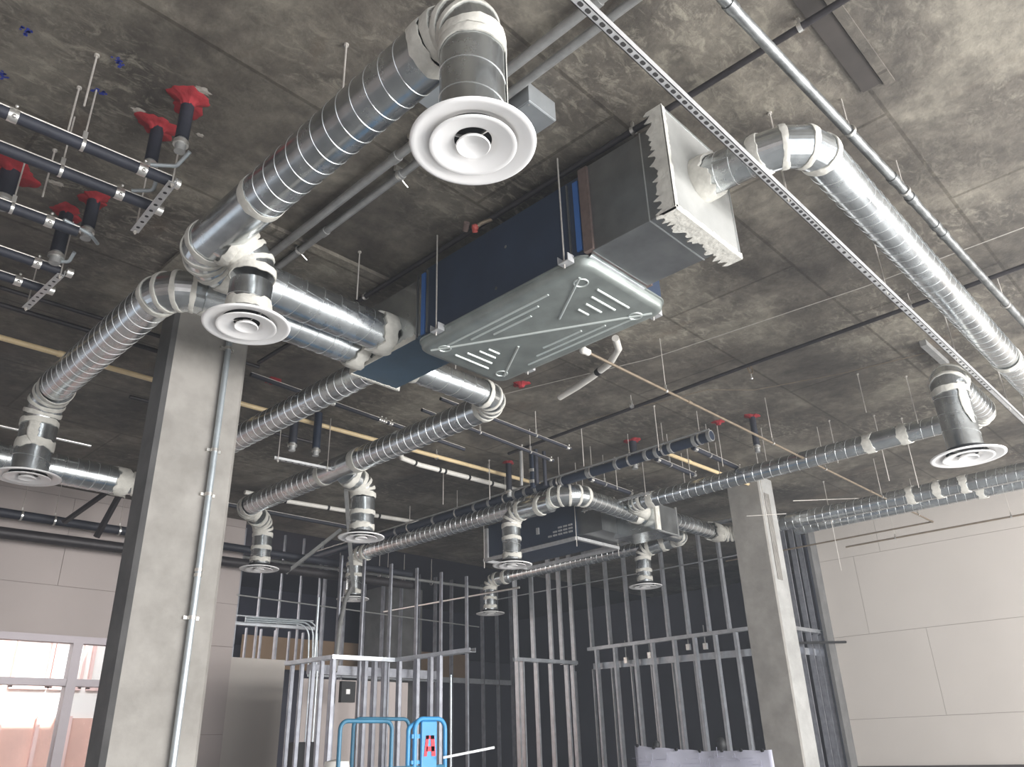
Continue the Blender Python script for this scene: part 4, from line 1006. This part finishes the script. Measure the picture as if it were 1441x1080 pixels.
# framed box in front
g = 'studs of the framed enclosure behind the blue lift'
studs('the left side of the framed enclosure', 'x', 5.5, (8.95, 8.74, 8.50, 8.32), -CZ, 1.0, 'enclosure left side studs', .05, .03)
studs('the front of the framed enclosure', 'y', 8.08, (5.53, 5.98, 6.12, 6.27), -CZ, 1.0, 'enclosure front studs', .06, .05)
studs('the right side of the framed enclosure', 'x', 6.34, (7.95, 7.62, 7.38, 7.22), -CZ, 1.0, 'enclosure right side studs', .05, .05)
track('top track of the left side of the enclosure', (5.545, 8.12, 1.0), (5.48, 9.0, 1.0)); track('top track of the front of the enclosure', (5.5, 8.125, 1.0), (6.4, 8.05, 1.0)); track('top track of the right side of the enclosure', (6.385, 8.1, 1.0), (6.44, 6.75, 1.0))
studs('the tall row standing behind the enclosure', 'y', 9.6, (6.6, 7.0, 7.5, 8.0, 8.5, 9.05), -CZ, 2.6, 'tall studs behind the enclosure', .05, .03)
studs('the dark rear row right of the enclosure', 'y', 13.6, [9.0 + .48 * i for i in range(12)], -CZ, H, 'rear dark studs', .09, .035)
studs('the row seen through the long right stud wall', 'x', 14.2, [7.2 + .5 * i for i in range(10)], -CZ, 1.5, 'second row studs', .06, .03)
track('head track of the dark rear stud row', (8.8, 13.65, 1.35), (14.2, 13.65, 1.35), .1, .1)
for i, (x, y, z0, z1) in enumerate(((8.6, 9.5, -CZ, 1.05), (10.0, 12.4, -.9, 1.1), (10.6, 12.0, -CZ, .75), (6.15, 9.3, -CZ, .9), (6.02, 9.25, -CZ, 1.9))):
    pipe('bright vertical conduit among the rear studs, %s from the left' % ORD[i], [(x, y, z0), (x, y, z1)], .016, M['brightconduit'], cat='conduit', name='conduit')
# flexible conduits left stud wall
for i, dx in enumerate((0, .08, .16)):
    pipe('bent thin conduit in the left stud wall, %s of three' % ORD[i], [(6.6, 12.2, 2.06 - dx * .4), (7.95 - dx, 12.2, 2.10 - dx * .4), (8.0 - dx, 12.2, 1.2)], .014, M['brightconduit'], cat='conduit', name='conduit', bend=.22)
t = thing('flexible_hose', 'dark corrugated hose hanging in the left stud framing', 'hose', (5.9, 9.1, .6))
MB().tube([(7.0, 9.9, 2.25), (6.75, 9.7, 2.0), (6.55, 9.5, 1.6), (6.45, 9.4, 1.0)], .03, 12).build('hose_body', M['conduit'], t)
t = thing('electrical_panel', 'dark electrical equipment mounted inside the framed enclosure', 'electrical panel', (5.75, 9.0, -.4))
MB().box(5.62, 5.95, 8.9, 9.05, -.5, .15).build('enclosure', M['black'], t, smooth=False, bevel=.01)
for k in range(3): MB().tube([(5.68 + k * .1, 8.95, .15), (5.68 + k * .1, 8.95, .95)], .012, 8).build('conduit_stub', M['brightconduit'], t)
t = thing('wall_switch_box', 'small dark box on the grey panel inside the enclosure', 'box', (6.6, 9.4, .5))
MB().box(6.5, 6.72, 9.3, 9.36, .62, .88).build('box_body', M['black'], t, smooth=False)
MB().box(6.56, 6.62, 9.28, 9.30, .72, .78).build('label_plate', M['white'], t, smooth=False)
tag(MB().box(6.3, 8.1, 9.9, 9.95, -CZ, .95).build('wall_panel', M['drywall_l'], smooth=False), 'grey panel inside the framed enclosure behind the lift', 'panel')
tag(MB().box(6.3, 8.6, 9.75, 9.85, 1.0, 1.12).build('header_beam', M['stud_dim'], smooth=False), 'horizontal steel header across the enclosure', 'beam')

# ------------------------------------------------------------------ scissor lift basket
LF = thing('scissor_lift', 'bright blue scissor lift basket with a red letter decal at the bottom', 'lift', (4.75, 6.2, -CZ))
def loop(x0, x1, y, z0, z1, r, rb=.09):
    return [(x0, y, z0), (x0, y, z1), (x1, y, z1), (x1, y, z0)], rb
def railpath(pts, rb):
    P = [Vector(p) for p in pts]; Q = [P[0]]
    for i in range(1, len(P) - 1): Q += arc_pts(P[i], P[i] - P[i - 1], P[i + 1] - P[i], rb, 5)
    return Q + [P[-1]]
zb = -.75
for (a, b, y, ztop, mt) in ((4.20, 4.74, 6.0, .255, 'liftteal'), (4.78, 5.44, 6.62, .30, 'liftteal')):
    MB().tube(railpath([(a, y, zb), (a, y, ztop), (b, y, ztop), (b, y, zb)], .07), .018, 12).build('guard_rail', M[mt], LF)
MB().tube(railpath([(5.0, 6.0, zb), (5.0, 6.0, .275), (5.36, 6.0, .275), (5.36, 6.0, zb)], .09), .02, 12).build('guard_rail', M['liftblue'], LF)
MB().tube(railpath([(4.95, 6.03, zb), (4.95, 6.03, .20), (5.08, 6.03, .27)], .05), .02, 12).build('guard_rail', M['liftblue'], LF)
MB().tube([(4.22, 6.0, -.02 - .1), (5.36, 6.0, -.02 - .1)], .016, 10).build('mid_rail', M['liftteal'], LF)
MB().box(5.055, 5.235, 5.965, 5.995, zb, .255).build('ladder_panel', M['liftblue'], LF, smooth=False, bevel=.01)
MB().bar((4.96, 6.0, .13), (5.08, 6.0, .13), .02, .035).bar((4.96, 6.0, -.08), (5.08, 6.0, -.08), .02, .03).build('step_rung', M['liftblue'], LF, smooth=False)
# letter A decal
mb = MB(); y = 5.963
def quad(p): mb.add([(a, y, b) for a, b in p] + [(a, y - .002, b) for a, b in p], [(0, 1, 2, 3), (7, 6, 5, 4), (0, 4, 5, 1), (1, 5, 6, 2), (2, 6, 7, 3), (3, 7, 4, 0)])
zc_ = .045
zc_ = .05
quad([(5.078, zc_ - .085), (5.112, zc_ - .085), (5.135, zc_ + .085), (5.100, zc_ + .085)])
quad([(5.168, zc_ - .085), (5.216, zc_ - .085), (5.196, zc_ + .085), (5.152, zc_ + .085)])
quad([(5.100, zc_ + .055), (5.196, zc_ + .055), (5.196, zc_ + .085), (5.100, zc_ + .085)])
quad([(5.105, zc_ - .045), (5.20, zc_ - .045), (5.20, zc_ - .005), (5.108, zc_ - .005)])
mb.build('letter_decal', M['logored'], LF, smooth=False)
MB().box(4.18, 5.40, 5.98, 7.2, -.85, -.75).build('platform', M['liftblue'], LF, smooth=False)
mb = MB()
for k in range(3):
    z0 = -1.55 + k * .235; mb.bar((4.3, 6.1, z0), (5.3, 6.1, z0 + .23), .04, .06); mb.bar((5.3, 6.16, z0), (4.3, 6.16, z0 + .23), .04, .06)
mb.box(4.2, 5.4, 6.0, 7.2, -1.6, -1.5)
mb.build('scissor_stack', M['liftblue'], LF, smooth=False)
for a in (4.4, 5.2): MB().lathe([(.12, -.05), (.12, .05)], (a, 6.1, -1.58), 20, axis=(1, 0, 0), cap=True).build('wheel', M['black'], LF)
tag(MB().bar((5.25, 5.9, -.05), (5.62, 5.62, .02), .03, .02).build('slotted_rail', M['strut'], smooth=False), 'slotted metal bar resting on the right side of the blue lift', 'bar')
t = thing('tool_bucket', 'white bucket standing in the left of the blue lift basket', 'bucket', (4.33, 6.25, -.75))
MB().lathe([(.001, 0), (.09, 0), (.11, .66), (.10, .70), (.001, .72)], (4.36, 6.25, -.75), 20).build('bucket_body', M['whitetube'], t)

# ------------------------------------------------------------------ drawing sheet
DS = thing('drawing_sheet', 'large pale construction drawing hung in front of the stud wall at lower right', 'drawing', (9, 5.6, -1))
def sheet_pt(y, z): return Vector((9.0 - .02 * math.sin((y - 4.68) * 5.2), y, z))
mb = MB(); n = 36; top = []
for i in range(n + 1):
    y = 6.51 - (6.51 - 4.66) * i / n; zt = -.004 - .075 * min(1, i / n * 1.9) + .004 * math.sin(i * .9) - .012 * (i / n)
    top.append((y, zt))
vs = []
for y, z in top: vs += [sheet_pt(y, z), sheet_pt(y - .02, -.95)]
mb.add(vs, [(2 * i, 2 * i + 1, 2 * i + 3, 2 * i + 2) for i in range(n)])
o = mb.build('paper', M['paper'], DS); s = o.modifiers.new('thick', 'SOLIDIFY'); s.thickness = .004
mb = MB(); rnd = random.Random(2)
for k in range(46):
    mb = MB(); y = rnd.uniform(4.75, 6.4); z = rnd.uniform(-.32, -.14); L_ = rnd.uniform(.03, .25)
    p = sheet_pt(y, z); mb.box(p.x - .026, p.x - .022, y, y + L_, z, z + .004) if k % 2 else mb.box(p.x - .026, p.x - .022, y, y + .005, z, z + L_ * .4)
    mb.build('printed_line', M['ink'], DS, smooth=False)
for i in range(7):
    k = [1, 6, 12, 18, 24, 29, 34][i]; y, z = top[k]; p = sheet_pt(y, z)
    MB().lathe([(.018, -.012), (.018, .012)], (p.x - .01, y, z), 12, axis=(1, 0, 0), cap=True).build('grommet', M['black'], DS)
for i, (y, z, r_) in enumerate(((6.18, -.01, .05), (5.28, -.02, .065))):
    tag(MB().ball((9.6, y * 9.6 / 9, z), r_, 16, sc=(1, 1, 1.3)).tube([(9.6, y * 9.6 / 9, -CZ), (9.6, y * 9.6 / 9, z)], r_ * .3, 8).build('round_light_head', M['black']), 'dark round top poking up behind the drawing sheet, %s one' % ['left', 'right'][i], 'equipment')
tag(MB().box(9.0, 9.05, 4.4, 4.45, -CZ, -.9).bar((9.02, 4.4, -.95), (9.02, 6.6, -.95), .05, .05).box(9.0, 9.05, 6.55, 6.6, -CZ, -.9).build('sheet_stand', M['strut'], smooth=False), 'low metal stand under the construction drawing', 'stand')

# ------------------------------------------------------------------ camera
F_PX = 1121.0; PITCH = .430481; ROLL = -.0322170; YAW = .751873
cp, sp = math.cos(PITCH), math.sin(PITCH); cy, sy = math.cos(YAW), math.sin(YAW)
fw = Vector((cy * cp, sy * cp, sp)); rt0 = Vector((sy, -cy, 0)); up0 = rt0.cross(fw)
rt = math.cos(ROLL) * rt0 + math.sin(ROLL) * up0; up = -math.sin(ROLL) * rt0 + math.cos(ROLL) * up0
cam = bpy.data.cameras.new('camera'); co = bpy.data.objects.new('camera', cam); COL.objects.link(co)
cam.sensor_fit = 'HORIZONTAL'; cam.sensor_width = 36; cam.lens = F_PX / 1441 * 36; cam.clip_end = 200
m3 = Matrix((rt, up, -fw)).transposed()
co.matrix_world = Matrix.Translation((0, 0, CZ)) @ m3.to_4x4()
sc.camera = co

# ------------------------------------------------------------------ light
# construction dust hanging in the air
hz = bpy.data.materials.new('dusty_air'); hz.use_nodes = True; hn = hz.node_tree; hn.nodes.clear()
ho = hn.nodes.new('ShaderNodeOutputMaterial'); hv = hn.nodes.new('ShaderNodeVolumeScatter'); hv.inputs['Density'].default_value = .006; hv.inputs['Color'].default_value = (.86, .92, 1, 1); hv.inputs['Anisotropy'].default_value = .1
hn.links.new(hv.outputs[0], ho.inputs['Volume'])
hb = MB().box(-7, 21.5, -8, 21, -CZ - .4, H + .6).build('dusty_air', hz, smooth=False)
hb['kind'] = 'stuff'; hb['label'] = 'thin haze of construction dust filling the room'; hb['category'] = 'haze'
w = bpy.data.worlds.new('sky'); sc.world = w; w.use_nodes = True
bg = w.node_tree.nodes['Background']; bg.inputs['Color'].default_value = (.80, .88, 1.0, 1); bg.inputs['Strength'].default_value = 1.0
def area(name, loc, target, sx, sy_, power, col=(1, 1, 1)):
    l = bpy.data.lights.new(name, 'AREA'); l.shape = 'RECTANGLE'; l.size = sx; l.size_y = sy_; l.energy = power; l.color = col
    o = bpy.data.objects.new(name, l); COL.objects.link(o); o.location = Vector(loc) + Vector((0, 0, CZ))
    o.rotation_euler = (Vector(target) - Vector(loc)).to_track_quat('-Z', 'Y').to_euler()
    return o
area('storefront_light', (8, -6, .6), (8, 4, 1.6), 12, 2.6, 1900, (1, .99, .98))
area('storefront_light_left', (-3, -6, .6), (1, 3, 2.5), 5, 2.6, 200, (.95, .97, 1))
sl = bpy.data.lights.new('sun', 'SUN'); sl.energy = 7; sl.color = (1, .98, .95); sl.angle = .01
so = bpy.data.objects.new('sun', sl); COL.objects.link(so); so.rotation_euler = Vector((-.25, 1, -.85)).to_track_quat('-Z', 'Y').to_euler()

area('outdoor_fill', (4.5, 12.6, 3.0), (4.2, 16, .6), 4, .8, 110)  # added lamp brightening the building outside the window
sc.view_settings.view_transform = 'Standard'
sc.view_settings.look = 'None'
sc.view_settings.exposure = .40
sc.cycles.use_denoising = True
sc.cycles.max_bounces = 8
sc.cycles.sample_clamp_indirect = 4
